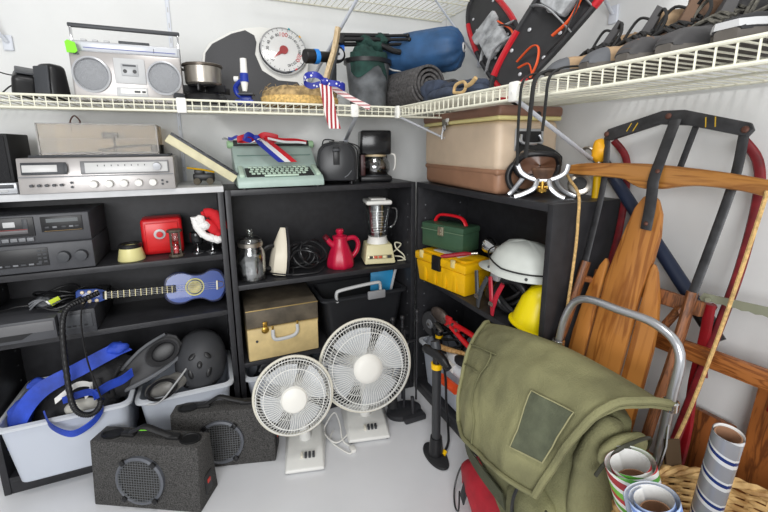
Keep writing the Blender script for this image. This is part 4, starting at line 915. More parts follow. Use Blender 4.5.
# fin
t = thing('swim_fin', 'black rubber swim fin lying across the two clear bins', 'swim fin', (-1.11, .03, .375), rot=(R(-22), R(-27), R(6)))
out = [(-.15, -.035), (-.14, .025), (-.05, .055), (.04, .065), (.10, .062), (.125, .03), (.125, -.02), (.10, -.05), (.03, -.052), (-.06, -.052)]
FIN = mat('fin_rubber', (62,62,64), .55, var=.12)
MB().prism(out, .016, bev=.004).build('blade', FIN, t); b = MB()
b.tube([(-.14, -.004, -.03), (0, -.01, -.05), (.11, -.01, -.042)], .008, 8, smooth=4); b.tube([(-.13, -.004, .02), (0, -.01, .058), (.10, -.01, .058)], .006, 8, smooth=4); b.build('rib', mat('fin_edge', (104,106,110), .5), t, 'grey fin edge')
fp = MB().lathe([(.028, 0), (.045, .004), (.05, .03), (.045, .035), (.034, .01)], (.06, -.0, .005), (0, -1, 0), sx=1.25, sy=.95, seg=30).build('foot_pocket', FIN, t); MB().sph((.06, -.006, .005), (.045, .006, .032)).build('pocket_opening', BLK, fp)
t = thing('dive_mask', 'clear skirted dive mask half hidden under the fin', 'mask', (-1.05, -.02, .275), rot=(R(-10), R(-15), 0))
b = MB().blob((0, 0, .02), (.07, .045, .035), .4, 22, seed=3); b.build('skirt', mat('grey_skirt', (120,118,114), .4, trans=.2), t); MB().lathe([(.03, 0), (.036, .004), (.03, .01), (.026, .004)], (-.01, -.042, .025), (0, -1, .3), sx=1.5, seg=28).build('frame', BLK, t); MB().tube([(-.09, -.02, .0), (-.03, -.055, -.01), (.04, -.05, .03), (.09, -.02, .06)], .007, 8, smooth=5, flat=.5).build('strap', LGREY, t)
# helmet
HEL = mat('helmet_black', (62,63,66), .55)
t = thing('skate_helmet', 'matte black skate helmet with oval vents sitting on a clear bin', 'helmet', (-.938, .075, .292), rot=(R(20), R(4), R(-2)))
prof = [(.0, .165), (.03, .162), (.062, .146), (.088, .114), (.101, .072), (.103, .03), (.099, .0), (.092, -.012), (.086, -.012), (.09, .03), (.086, .07), (.065, .12), (0, .15)]
hs = MB().lathe(prof, sx=.92, sy=1.12, seg=48).build('shell', HEL, t)
def on_shell(x, z):                       # point on the front of the shell
    r = 0
    for (r0, z0), (r1, z1_) in zip(prof[:7], prof[1:7]):
        if z1_ <= z <= z0: r = r0+(r1-r0)*(z0-z)/(z0-z1_)
    k = max(0, 1-(x/(.92*r))**2) if r else 0
    return V((x, -1.12*r*math.sqrt(k), z))
for x, z, ang, l in ((-.026, .138, 40, .028), (.026, .138, -40, .028), (0, .118, 0, .022), (-.032, .082, -22, .034), (.032, .082, 22, .034), (-.05, .012, 40, .022), (.05, .012, -40, .022)):
    p = on_shell(x, z); nrm = V((p.x/.92, p.y/1.12, (z-.02)*.9)).normalized()
    M = Matrix.Translation(p) @ V((0, -1, 0)).rotation_difference(nrm).to_matrix().to_4x4() @ Matrix.Rotation(R(ang), 4, 'Y')
    bm = bmesh.new(); bmesh.ops.create_uvsphere(bm, u_segments=16, v_segments=10, radius=1); MB()._add(bm, None, M @ Matrix.Diagonal((.0095, .005, l*.6, 1))).build('vent', BLK, hs)
MB().tube([(-.08, .02, -.005), (-.06, .0, -.03), (0, -.03, -.035), (.06, 0, -.03), (.08, .02, -.005)], .005, 8, smooth=5, flat=.4).build('chin_strap', BLK, t)

# ================================================================ MIDDLE BOOKCASE SHELVES
z1 = .6375; z2 = .3055
t = thing('glass_jar', 'clear lidded glass jar at the left end of the kettle shelf', 'jar', (-.715, .065, z1)); t.scale = (1.03, 1.03, 1.02)
MB().lathe([(0, 0), (.048, 0), (.052, .006), (.053, .10), (.05, .125), (.042, .14), (.042, .155), (.039, .155), (.039, .138), (.047, .122), (.05, .10), (.049, .01), (0, .006)], seg=40).build('body', GLASS, t)
MB().lathe([(0, .205), (.012, .204), (.014, .195), (.008, .186), (.02, .182), (.04, .172), (.046, .16), (.046, .155), (0, .156)], seg=36).build('lid', GLASS, t); MB().lathe([(.043, .138), (.047, .14), (.047, .154), (.043, .156)], seg=36).build('clamp_band', STEEL, t)
MB().blob((0, 0, .055), (.04, .04, .045), .5, 50, seed=4).build('wrapper', mat('crinkle', (216,218,220), .25, trans=.4), t)
t = thing('clothes_iron', 'white clothes iron standing on its heel beside the glass jar', 'iron', (-.625, .09, z1+.008), rot=(0, R(8), R(10)))
IRW = mat('iron_white', (224,216,196), .4)
sh = [(.03, 0), (.035, .06), (.028, .13), (.006, .185), (0, .195)]
b = MB(); rows = []
for z, w, x0 in ((.0, .05, -.03), (.03, .055, -.035), (.08, .052, -.03), (.13, .038, -.018), (.17, .018, .0), (.195, .003, .016)):
    rows.append([V((.03, -w, z)), V((.018, -w*.95, z)), V((x0*.6+.005, -w*.55, z)), V((x0*.6, 0, z)), V((x0*.6+.005, w*.55, z)), V((.018, w*.95, z)), V((.03, w, z))])
b.grid(rows, .004, close=True); b.build('shell', IRW, t)
b = MB(); b.prism([(-.054, 0), (-.057, .05), (-.05, .10), (-.033, .15), (0, .2), (.033, .15), (.05, .10), (.057, .05), (.054, 0)], .008, Matrix.Translation((.041, 0, .0)) @ Matrix.Rotation(PI/2, 4, 'Z')); b.build('soleplate', mat('sole_dark', (70,70,74), .3, metal=.6), t)
MB().tube([(-.015, 0, .02), (-.055, 0, .025), (-.062, 0, .06), (-.05, 0, .105), (-.015, 0, .12)], .011, 10, smooth=6).build('handle', BLK, t, 'black handle'); MB().tube([(-.03, .0, .004), (-.01, -.05, .01), (.05, -.07, .01), (.06, -.05, .03)], .003, 6, smooth=5).build('cord', BLK, t)
b = MB(); r5 = random.Random(21)
for k in range(9):
    cx, cz = r5.uniform(-.03, .04), r5.uniform(.06, .085); rx, rz = r5.uniform(.035, .065), r5.uniform(.03, .056); tilt = r5.uniform(-.7, .7); y0 = r5.uniform(-.03, .04)
    b.tube([V((cx+rx*math.cos(a)*math.cos(tilt)-rz*math.sin(a)*math.sin(tilt), y0+.02*math.sin(a*2+k), max(.006, cz+rx*math.cos(a)*math.sin(tilt)+rz*math.sin(a)*math.cos(tilt)))) for a in [2*PI*j/24 for j in range(24)]], .0042, 6, closed=True)
b.tube([(-.06, -.05, .005), (-.01, -.06, .006), (.05, -.055, .006), (.08, -.03, .02)], .004, 6, smooth=6)
o = b.build('power_cords', mat('cord_black', (34,34,36), .35), loc=(-.50, .085, z1+.001)); tag(o, 'heap of looped black power cords between iron and red kettle', 'cords')
# steam kettle
CRIM = mat('crimson_plastic', (188,24,60), .28)
t = thing('steam_cleaner', 'crimson kettle shaped steam cleaner with spout left and handle right', 'kettle', (-.333, .09, z1)); t.scale = (.92, .92, .97)
def flute(p):
    a = math.atan2(p.y, p.x); k = 1+.035*math.cos(a*8)*(1 if p.z < .08 else .2); return V((p.x*k, p.y*k, p.z))
MB().lathe([(0, 0), (.06, 0), (.066, .008), (.066, .025), (.058, .06), (.044, .095), (.034, .12), (.032, .138), (0, .14)], seg=48, fn=flute).build('body', CRIM, t)
MB().lathe([(0, .137), (.036, .137), (.036, .146), (.02, .15), (.014, .155), (.018, .162), (.02, .17), (.016, .178), (0, .18)], seg=28).build('cap', CRIM, t)
MB().tube([(-.03, 0, .105), (-.05, 0, .118), (-.066, 0, .14)], [.018, .014, .012], 14).build('spout', CRIM, t); MB().cyl((-.064, 0, .137), (-.076, 0, .152), .014, .013).build('spout_tip', mat('dark_red', (96,16,32), .4), t)
MB().tube([(.03, 0, .128), (.07, 0, .132), (.092, 0, .108), (.086, 0, .07), (.058, 0, .038)], .0115, 12, smooth=6).build('handle', CRIM, t)
# blender
t = thing('blender', 'vintage cream kitchen blender with a glass jar and white lid', 'blender', (-.148, .10, z1), rz=R(-12))
CRB = mat('blender_cream', (216,208,166), .4); 
MB().hexa([(-.072, -.07, .006), (.072, -.07, .006), (.072, .07, .006), (-.072, .07, .006), (-.058, -.05, .092), (.058, -.05, .092), (.058, .055, .092), (-.058, .055, .092)], bev=.006).build('base', CRB, t)
b = MB(); sl = R(-13)
b.box((0, -.0645, .038), (.112, .004, .016), .001, m=mat('chrome_strip', (170,160,130), .3, metal=.5), rot=(sl, 0, 0))
for k in range(5): b.box((-.042+k*.021, -.067, .038), (.016, .006, .012), .001, m=(INKD if k in (0, 4) else (mat('btn_amber', (190,80,50), .4) if k < 3 else CRB)), rot=(sl, 0, 0))
b.build('button_row', None, t)
MB().lathe([(0, .092), (.05, .092), (.048, .10), (.042, .118), (.044, .124), (0, .124)], seg=36).build('jar_collar', WHT, t)
j = MB(); pf = [(.034, .122), (.041, .125), (.046, .16), (.062, .27), (.064, .275), (.060, .275), (.043, .165), (.038, .13), (0, .128)]
j.lathe(pf, seg=36, fn=lambda p: V((p.x*(1+.03*math.cos(4*math.atan2(p.y, p.x))), p.y*(1+.03*math.cos(4*math.atan2(p.y, p.x))), p.z))); jo = j.build('jar', GLASS, t)
MB().tube([(.05, 0, .25), (.085, 0, .25), (.092, 0, .235), (.09, 0, .195), (.07, 0, .165), (.042, 0, .16)], .006, 8, smooth=5, flat=.7).build('jar_handle', GLASS, jo)
b = MB()
for k in range(9): b.box((-.008, -.0475-.0017*k-.0015, .15+k*.012), (.04 if k % 2 else .052, .001, .0014))
b.build('scale_mark', WHT, jo); MB().cyl((0, 0, .128), (0, 0, .138), .02, .006, seg=12).build('blade', STEEL, jo)
MB().box((0, 0, .284), (.118, .118, .02), .008, 3).box((0, 0, .297), (.07, .07, .01), .004).build('lid', WHT, t)
for x in (-.06, .06):
    for y in (-.05, .05): MB().cyl((x, y, 0), (x, y, .008), .009, seg=12).build('foot', BLK, t)
b = MB().tube([(.075, .02, .03), (.10, .02, .05), (.115, .01, .075), (.085, -.0, .085), (.088, -.01, .06), (.12, -.02, .03), (.125, -.02, .006), (.09, -.03, .005)], .0032, 6, smooth=6).tube([(.08, .0, .02), (.11, -.02, .02), (.128, -.03, .005)], .0032, 6, smooth=5); b.build('cord', CREAM, t)

# phonograph case
t = thing('phonograph_case', 'cream case with a brown lid, brass latch and silver handle', 'case', (-.612, .132, z2), rz=0)
W, D = .29, .25; CRC = mat('case_cream', (212,188,134), .55, var=.06, bump=.15); LTH = mat('lid_brown', (88,80,68), .6, var=.22, scale=14, bump=.25)
MB().box((0, 0, .07), (W, D, .14), .005).prism([(-W/2, .13), (-W/2, .158), (-W/2+.025, .14), (W/2-.02, .14), (W/2, .152), (W/2, .13)], D-.004, Matrix.Translation((0, -D/2+.002, 0))).build('lower_case', CRC, t)
lb = MB().hexa([(-W/2-.002, -D/2-.002, .142), (W/2+.002, -D/2-.002, .142), (W/2+.002, D/2, .142), (-W/2-.002, D/2, .142), (-W/2-.002, -D/2-.002, .222), (W/2+.002, -D/2-.002, .222), (W/2+.002, D/2, .232), (-W/2-.002, D/2, .232)], bev=.005).build('lid', LTH, t)
MB().box((0, -D/2-.002, .2185), (W+.004, .004, .004), .001).box((0, -D/2-.003, .142), (W, .003, .003)).build('edge_trim', mat('gold_trim', (176,150,96), .4, metal=.4), lb)
b = MB().box((-.075, -D/2-.005, .155), (.018, .008, .022), .003).lathe([(0, 0), (.014, 0), (.015, .004), (.01, .008), (0, .008)], (-.075, -D/2-.001, .13), (0, -1, 0), 20); b.build('latch', BRASS, t); MB().cyl((-.11, -D/2, .085), (-.11, -D/2-.003, .085), .005).build('stud', DGREY, t)
hb = MB().tube([(-.045, -D/2-.004, .125), (-.046, -D/2-.018, .10), (-.03, -D/2-.022, .088), (.03, -D/2-.022, .092), (.052, -D/2-.018, .108), (.055, -D/2-.004, .132)], .0075, 10, smooth=5, flat=.7).build('handle', LGREY, t); MB().box((-.046, -D/2-.004, .132), (.007, .006, .02), .001).box((.056, -D/2-.004, .138), (.007, .006, .02), .001).build('handle_mount', BRASS, hb)
for x in (-.13, .13):
    for y in (-.1, .1): MB().cyl((x, y, -.0), (x, y, .004), .008, seg=12).build('foot', BLK, t)
# black tote with grey handle
tt = bin_('black plastic tote with a grey bail handle beside the cream case', -.435, -.045, .02, .235, z2, .21, .025, None, mat('tote_black', (34,35,38), .42), mat('tote_rim', (40,41,44), .4), 'storage_tote', .014)
MB().tube([(-.135, -.11, .195), (-.14, -.118, .235), (-.115, -.12, .25), (.04, -.12, .262), (.065, -.118, .252), (.07, -.11, .21)], .0095, 10, smooth=5, flat=.75).build('bail_handle', LGREY, tt, 'light grey handle'); MB().box((.045, -.125, .207), (.085, .014, .038), .005).build('latch', mat('latch_grey', (142,143,146), .45), tt, 'grey latch')
t = thing('folder', 'bright blue folder sticking out of the black tote', 'folder', (-.125, .11, z2+.19), rot=(R(-12), R(4), R(-12)))
MB().box((0, 0, .055), (.11, .012, .13), .002).build('cover', mat('folder_blue', (40,150,205), .5), t); MB().box((.058, -.004, .06), (.012, .02, .135), .002, rot=(0, R(12), 0)).build('spine', LGREY, t)
bin_('clear plastic bin under the cream phonograph case', -.772, -.42, .0, .23, zb, .175)
tag(MB().blob((0, 0, .06), (.14, .085, .09), .35, 20, seed=3).build('plastic_bag', mat('bag_black', (40,42,46), .3, bump=.8, bscale=40), loc=(-.60, .11, zb+.06)), 'crumpled black plastic bag in the bin behind the small fan', 'bag')
bin_('clear plastic bin behind the large fan', -.39, -.04, .0, .23, zb, .175)

# ================================================================ RIGHT BOOKCASE
z1 = .5925
YT = mat('toolbox_yellow', (232,178,10), .42, var=.03)
t = thing('yellow_toolbox', 'bright yellow plastic toolbox with black latch under the green box', 'toolbox', (.066, -.215, z1), rz=R(-79))
W, D = .30, .165
MB().hexa([(-W/2+.012, -D/2+.012, 0), (W/2-.012, -D/2+.012, 0), (W/2-.012, D/2-.012, 0), (-W/2+.012, D/2-.012, 0), (-W/2+.004, -D/2, .095), (W/2-.004, -D/2, .095), (W/2-.004, D/2, .095), (-W/2+.004, D/2, .095)], bev=.006).build('tub', YT, t)
MB().box((0, 0, .113), (W+.006, D+.008, .036), .008).box((0, 0, .133), (W-.04, D-.04, .014), .006).build('lid', YT, t)
MB().box((-.01, -D/2-.004, .105), (.05, .012, .062), .003).build('latch', BLK, t, 'black latch')
for x in (-.105, .085): MB().box((x, -D/2-.003, .125), (.022, .01, .034), .004).build('clip', mat('clip_clear', (224,206,140), .3), t)
MB().box((0, 0, .141), (.15, .09, .006), .002).build('lid_tray', LGREY, t)
b = MB()
for x in (-.09, -.03, .03, .09): b.box((x, -D/2+.006, .05), (.02, .006, .08), .002)
b.build('body_rib', YT, t)
GT = mat('tackle_green', (58,88,66), .45, var=.04)
t = thing('tackle_box', 'green metal tackle box with a curved red handle on the yellow toolbox', 'tackle box', (.078, -.165, z1+.150), rz=R(-72))
W, D = .222, .112
MB().box((0, 0, .04), (W, D, .078), .006).build('tray', GT, t); MB().box((0, 0, .09), (W+.006, D+.006, .03), .009).build('lid', GT, t)
MB().tube([(-.085, .0, .10), (-.07, 0, .125), (-.04, 0, .137), (.04, 0, .137), (.07, 0, .125), (.085, 0, .10)], .011, 12, smooth=5, flat=.6).build('handle', mat('handle_red', (226,30,44), .3), t, 'red handle')
MB().box((0, -D/2-.005, .078), (.03, .008, .038), .002).box((0, -D/2-.009, .068), (.018, .006, .012), .002).build('hasp', mat('nickel', (190,184,160), .3, metal=.8), t); MB().box((0, -D/2-.001, .077), (W+.004, .004, .004)).build('seam', mat('green_seam', (96,120,96), .5), t)
MB().tube([(-.11, .02, .104), (-.075, .01, .108), (-.03, .02, .107)], .004, 6).build('hinge_wire', BLK, t)
t = thing('caulking_gun', 'dark red handled tool lying on the yellow toolbox in front of the white helmet', 'tool', (.005, -.335, z1+.148), rz=R(-30))
MB().tube([(-.065, 0, .010), (-.03, 0, .014), (.02, 0, .022), (.05, 0, .024)], [.008, .012, .012, .009], 10, smooth=4, flat=.7).build('handle', mat('maroon_grip', (152,30,42), .5), t); MB().cyl((.045, 0, .024), (.075, 0, .026), .006).build('shaft', STEEL, t)
# jumper cables, hose, then the helmet on top
JR = mat('clamp_red', (176,30,50), .45); 
t = thing('jumper_cables', 'jumper cables with one red and one black clamp below the white helmet', 'jumper cables', (.022, -.515, z1+.004))
def clamp(mt, x, y, nm):
    b = MB(); b.tube([(x, y-.032, .125), (x-.012, y-.014, .07), (x-.014, y-.004, .006)], [.009, .0095, .006], 8, smooth=4, flat=.6); b.tube([(x+.002, y+.036, .13), (x-.008, y+.014, .07), (x-.012, y+.001, .006)], [.009, .0095, .006], 8, smooth=4, flat=.6)
    c = b.build(nm, mt, t); MB().cyl((x-.014, y-.01, .045), (x-.014, y+.012, .045), .008, seg=12).build('spring', STEEL, c)
clamp(JR, -.01, -.045, 'red_clamp'); clamp(DGREY, -.01, .035, 'black_clamp')
b = MB()
for k in range(6): b.tube([V((.06+.04*math.cos(a)+k*.006, -.03+k*.012+.09*math.sin(a), .06+.05*math.sin(a*1+k*.4)+.001*k)) for a in [2*PI*j/22 for j in range(22)]], .007, 8, closed=True)
b.build('cable', mat('cable_black', (38,38,40), .45), t)
t = thing('coiled_hose', 'ribbed black hose coiled upright between red clamp and yellow hard hat', 'hose', (.065, -.575, z1+.002))
b = MB(); c_ = circ((0, 0, .072), .055, 60, (.35, -.94, 0), (0, 0, 1)); b.tube(c_, [.014+.0016*(i % 2) for i in range(60)], 10, closed=True); b.build('hose', BLK, t); MB().box((-.022, .052, .13), (.03, .04, .03), .005).build('connector', SILV, t)
t = thing('headlamp_helmet', 'white caver helmet with a headlamp at its brim on the right shelf', 'helmet', (.10, -.595, z1+.160), rot=(0, R(0), R(-84)))
HW = mat('helmet_white', (206,210,204), .38, var=.02)
prof = [(0, .104), (.03, .102), (.06, .094), (.09, .070), (.108, .036), (.114, .0), (.111, 0), (.1, .036), (.08, .068), (.05, .09), (0, .1)]
def ridge(p): return V((p.x, p.y, p.z+(.006 if abs(p.y) < .014 and p.z > .05 else 0)))
MB().lathe(prof, sx=1.16, sy=.98, seg=64, fn=ridge).build('shell', HW, t)
b = MB(); rows = []
for k in range(17):
    a = PI-1.05+2.1*k/16; e = math.cos((k/16-.5)*PI); c, s = math.cos(a), math.sin(a)
    rows.append([V((c*.112*1.16, s*.112*.98, .012)), V((c*(.114+.02*e)*1.16, s*(.114+.016*e)*.98, .006)), V((c*(.115+.05*e)*1.16, s*(.115+.03*e)*.98, -.006*e))])
b.grid(rows, .004); b.build('brim', HW, t)
MB().tube([V((math.cos(a)*.117*1.13, math.sin(a)*.117*.95, .03-.004*math.cos(a)+.028*max(0, -math.cos(a)))) for a in [2*PI*k/40 for k in range(40)]], .0028, 6, closed=True).build('cord', BLK, t)
for a in (-2.2, -.9): MB().sph((math.cos(a)*.115*1.14, math.sin(a)*.115*.97, .012), .005, 10).build('rivet', DGREY, t)
hl = MB().lathe([(0, -.004), (.014, -.004), (.018, .01), (.028, .03), (.03, .046), (.027, .047), (.022, .034), (0, .02)], (-.135, 0, .05), (-1, .1, .1), 30).build('headlamp', CHROME, t); MB().lathe([(0, .045), (.028, .045), (0, .047)], (-.135, 0, .05), (-1, .1, .1), 24).build('lamp_lens', GLASS, hl); MB().box((-.125, 0, .05), (.02, .022, .03), .003).build('lamp_mount', STEEL, t)
MB().box((.125, -.03, -.006), (.035, .003, .03), .001, rot=(0, R(20), 0)).build('label_card', WHT, t)
t = thing('hard_hat', 'bright yellow hard hat standing on its side at the shelf end', 'hard hat', (.055, -.685, z1+.02), rot=(R(-8), R(12), R(-84)))
HY = mat('hat_yellow', (236,214,10), .35)
MB().lathe([(0, .135), (.02, .13), (.042, .112), (.058, .08), (.068, .0), (.065, 0), (.054, .075), (.036, .11), (0, .13)], sx=.95, sy=.95, seg=48, fn=lambda p: V((p.x, p.y, p.z+(.005 if abs(p.y) < .012 and p.z > .04 else 0)))).build('shell', HY, t)
MB().lathe([(.066, .004), (.076, .0), (.076, -.004), (.066, 0)], sx=.95, sy=.95, seg=48).build('brim', HY, t); MB().lathe([(.06, 0), (.062, -.015), (.058, -.015), (.056, 0)], sx=1.1, sy=.95, seg=36).build('headband', BLK, t)

# bottom of the right bookcase
bin_('clear plastic bin of tools at the bottom of the right bookcase', .006, .225, -.56, -.045, zb, .215)
t = thing('bolt_cutter', 'red handled bolt cutter lying on top of the tool bin', 'bolt cutter', (.02, -.262, .432), rot=(R(8), R(0), R(-82)))
b = MB().tube([(.0, 0, .01), (.10, -.006, -.028), (.24, -.012, -.085)], .0115, 10, smooth=4, flat=.8); b.build('handle', RED, t); b = MB().tube([(.02, .0, .022), (.12, .0, .02), (.18, .0, .008), (.30, .0, -.022)], .0115, 10, smooth=4, flat=.8); b.build('handle', RED, t)
MB().box((.0, 0, .02), (.05, .016, .05), .006).box((.05, 0, .018), (.05, .014, .03), .004, rot=(0, R(10), 0)).build('link_plate', mat('link_red', (178,36,40), .45, var=.2), t)
for x, z in ((-.01, .03), (.012, .008), (.04, .026), (.06, .008)): MB().cyl((x, -.014, z), (x, .014, z), .0065, seg=12).build('pivot_bolt', STEEL, t)
MB().blob((-.055, 0, .028), (.055, .02, .034), .2, 18).build('jaw', mat('jaw_steel', (96,86,80), .5, metal=.6, var=.2), t)
t = thing('hose_reel', 'small black wheel standing on end at the left of the tool bin', 'wheel', (.03, -.105, .375), rz=R(-80))
MB().lathe([(.022, -.012), (.05, -.014), (.056, -.006), (.056, .006), (.05, .014), (.022, .012), (.018, 0)], (0, 0, 0), (0, -1, 0), 36).build('tyre', mat('tyre_grey', (62,62,64), .6), t); MB().lathe([(0, -.012), (.02, -.012), (.03, .0), (.02, .014), (0, .016)], (0, 0, 0), (0, -1, 0), 24).build('hub', MGREY, t); MB().cyl((0, -.012, 0), (0, -.02, 0), .006).build('axle', STEEL, t)
b = MB()
for k in range(4): b.tube([V((.05+.03*k*.2+.045*math.cos(a), -.20-.01*k+.09*math.sin(a), .33+.035*math.sin(a+k)+.01*k)) for a in [2*PI*j/22 for j in range(22)]], .006, 8, closed=True)
tag(b.build('tool_cable', BLK), 'loops of black cable behind the bolt cutter', 'cable')
t = thing('hammer', 'hammer with a pale wooden handle lying in the tool bin', 'hammer', (-.012, -.235, .335), rz=R(-72))
MB().tube([(-.01, 0, .0), (.05, 0, .004), (.13, .01, .012), (.24, .02, .02)], [.012, .013, .011, .012], 12, smooth=4, flat=.8).build('handle', wood('hammer_wood', (176,128,72), (212,170,112)), t); MB().cyl((.22, .02, -.05), (.22, .02, .06), .014).build('head', STEEL, t)
t = thing('flashlight', 'black flashlight with a yellow ring in the tool bin', 'flashlight', (.02, -.19, .285))
MB().cyl((0, 0, 0), (0, 0, .10), .014, .016).build('barrel', BLK, t); MB().cyl((0, 0, .062), (0, 0, .075), .0165).build('ring', YEL, t); MB().box((-.008, -.01, .115), (.02, .055, .012), .004, rot=(R(20), 0, 0)).build('head', STEEL, t)
for lab, c, r_, mm, sd, nm in (('crumpled white plastic bag in the tool bin', (.06, -.36, .29), (.07, .14, .045), mat('bag_white', (214,216,220), .4, bump=.5, bscale=30), 2, 'plastic_bag'), ('grey canvas bundle at the left rim of the tool bin', (.05, -.12, .27), (.05, .06, .05), mat('canvas_grey', (120,124,132), .8, var=.15), 5, 'cloth_bundle'), ('black glove on the white bag in the tool bin', (.02, -.38, .33), (.03, .05, .016), BLKM, 8, 'work_glove')):
    tag(MB().blob((0, 0, 0), r_, .35, 18, seed=sd).build(nm, mm, loc=c), lab, nm.split('_')[-1])
t = thing('caulk_tube', 'white tube with an orange cap end resting on the tool bin rim', 'tube', (-.015, -.30, .262), rz=R(-95))
MB().cyl((-.07, 0, .02), (.06, .01, .03), .017).build('tube', WHT, t); MB().cyl((0.02, -.028, -.022), (.13, -.018, -.012), .019).build('orange_sleeve', mat('tool_orange', (238,84,36), .4), t, 'orange sleeve')

# ================================================================ FANS
FANW = mat('fan_white', (228,228,224), .4); FANC = mat('fan_cream', (220,216,202), .42); FCAP = mat('fan_cap', (233,231,224), .4); FBL = mat('fan_blade', (226,229,232), .25, alpha=.6)
def fan(lab, loc, rz, r, zc, fwd, tilt, bw, bd, yaw=0., sc=1., hx=0.):
    t = thing('table_fan', lab, 'fan', loc, rz, 'white table fans')
    MB().hexa([(-bw*.42, -bd/2, .006), (bw*.42, -bd/2, .006), (bw/2, bd/2, .006), (-bw/2, bd/2, .006), (-bw*.40, -bd/2, .02), (bw*.40, -bd/2, .02), (bw*.36, bd/2-.02, .052), (-bw*.36, bd/2-.02, .052)], bev=.006).build('base', FANW, t)
    for k in range(4): MB().box((-.012+k*.0145, -bd*.27, .0335), (.0095, .022, .012), .002, rot=(R(9), 0, 0)).build('speed_button', FANC if k == 0 else DGREY, t)
    for x in (-bw*.36, bw*.36):
        for y in (-bd*.42, bd*.4): MB().cyl((x, y, 0), (x, y, .008), .009, seg=12).build('foot', BLK, t)
    MB().tube([(0, bd*.12, .035), (hx*.4, bd*.14, zc*.5), (hx, bd*.12, zc-.02)], [.024, .017, .016], 16, smooth=4).build('neck', FANW, t)
    hd = bpy.data.objects.new('fan_head', None); C.objects.link(hd); hd.parent = t; hd.location = (hx, bd*.12-fwd, zc); hd.rotation_euler = (tilt, 0, yaw)
    MB().lathe([(0, .0), (.035, .0), (.046, .012), (.05, .05), (.045, .095), (.025, .115), (0, .118)], (0, .03, 0), (0, 1, 0), 32).build('motor_housing', FANW, hd)
    dep = .052
    for front in (1, 0):
        b = MB(); n = 84 if r > .16 else 72; sgn = -1 if front else 1
        for k in range(n):
            a = 2*PI*k/n; pts = [(.046 if front else .05, dep*.92), (r*.55, dep*.95), (r*.80, dep*.80), (r*.93, dep*.45), (r, 0)]
            P_ = [V((math.cos(a+.18*(1-q/r))*q, sgn*d, math.sin(a+.18*(1-q/r))*q)) for q, d in pts]
            b.tube(P_, .0011, 4)
        for q, d in ((r*.76, dep*.84), (r*.95, dep*.38)): b.tube(circ((0, sgn*d, 0), q, 60), .0018, 5, closed=True)
        b.build('front_grille' if front else 'rear_grille', FANW, hd)
    MB().tube(circ((0, 0, 0), r+.001, 72), .0052, 8, closed=True).build('grille_rim', FANC, hd)
    MB().lathe([(0, .012), (.03*sc, .011), (.05*sc, .006), (.056*sc, -.002), (.052*sc, -.006), (0, -.006)], (0, -dep*.95, 0), (0, -1, 0), 36).build('center_cap', FCAP, hd)
    bl = MB().lathe([(0, -.02), (.03, -.02), (.034, 0), (.03, .02), (0, .02)], (0, 0, 0), (0, -1, 0), 24).build('blade_hub', FANW, hd)
    for k in range(4):
        rows = []
        for i in range(7):
            u = i/6; q = .03+(r*.84-.03)*u; wv = .35+.45*math.sin(min(1, u*1.15)*PI*.62)
            rows.append([V((math.cos(k*PI/2+.4+wv*(v-.5)*1.5)*q, (v-.5)*.045*(1-.3*u), math.sin(k*PI/2+.4+wv*(v-.5)*1.5)*q)) for v in (0, .25, .5, .75, 1)])
        MB().grid(rows, .0018).build('blade', FBL, hd)
    return t
fan('smaller white table fan standing in front on the floor', (-.588, -.208, 0), R(-14), .139, .283, .085, R(-14), .172, .235, R(6), .84, -.03)
t = fan('larger white table fan standing behind at the right', (-.318, -.165, 0), R(-13), .182, .315, .085, R(-12), .205, .215, R(4), 1.02, -.005)
b = MB().tube([(-.46, -.15, .006), (-.485, -.20, .005), (-.46, -.265, .005), (-.435, -.30, .005), (-.42, -.275, .005), (-.44, -.22, .006), (-.43, -.15, .03), (-.435, -.10, .05), (-.47, -.12, .04), (-.50, -.16, .02), (-.47, -.23, .012), (-.40, -.19, .012), (-.37, -.14, .014)], .0032, 6, smooth=6)
b.box((-.42, -.285, .008), (.02, .03, .014), .003); tag(b.build('fan_cord', WHT), 'white fan cord coiled on the floor between the two fans', 'cord')

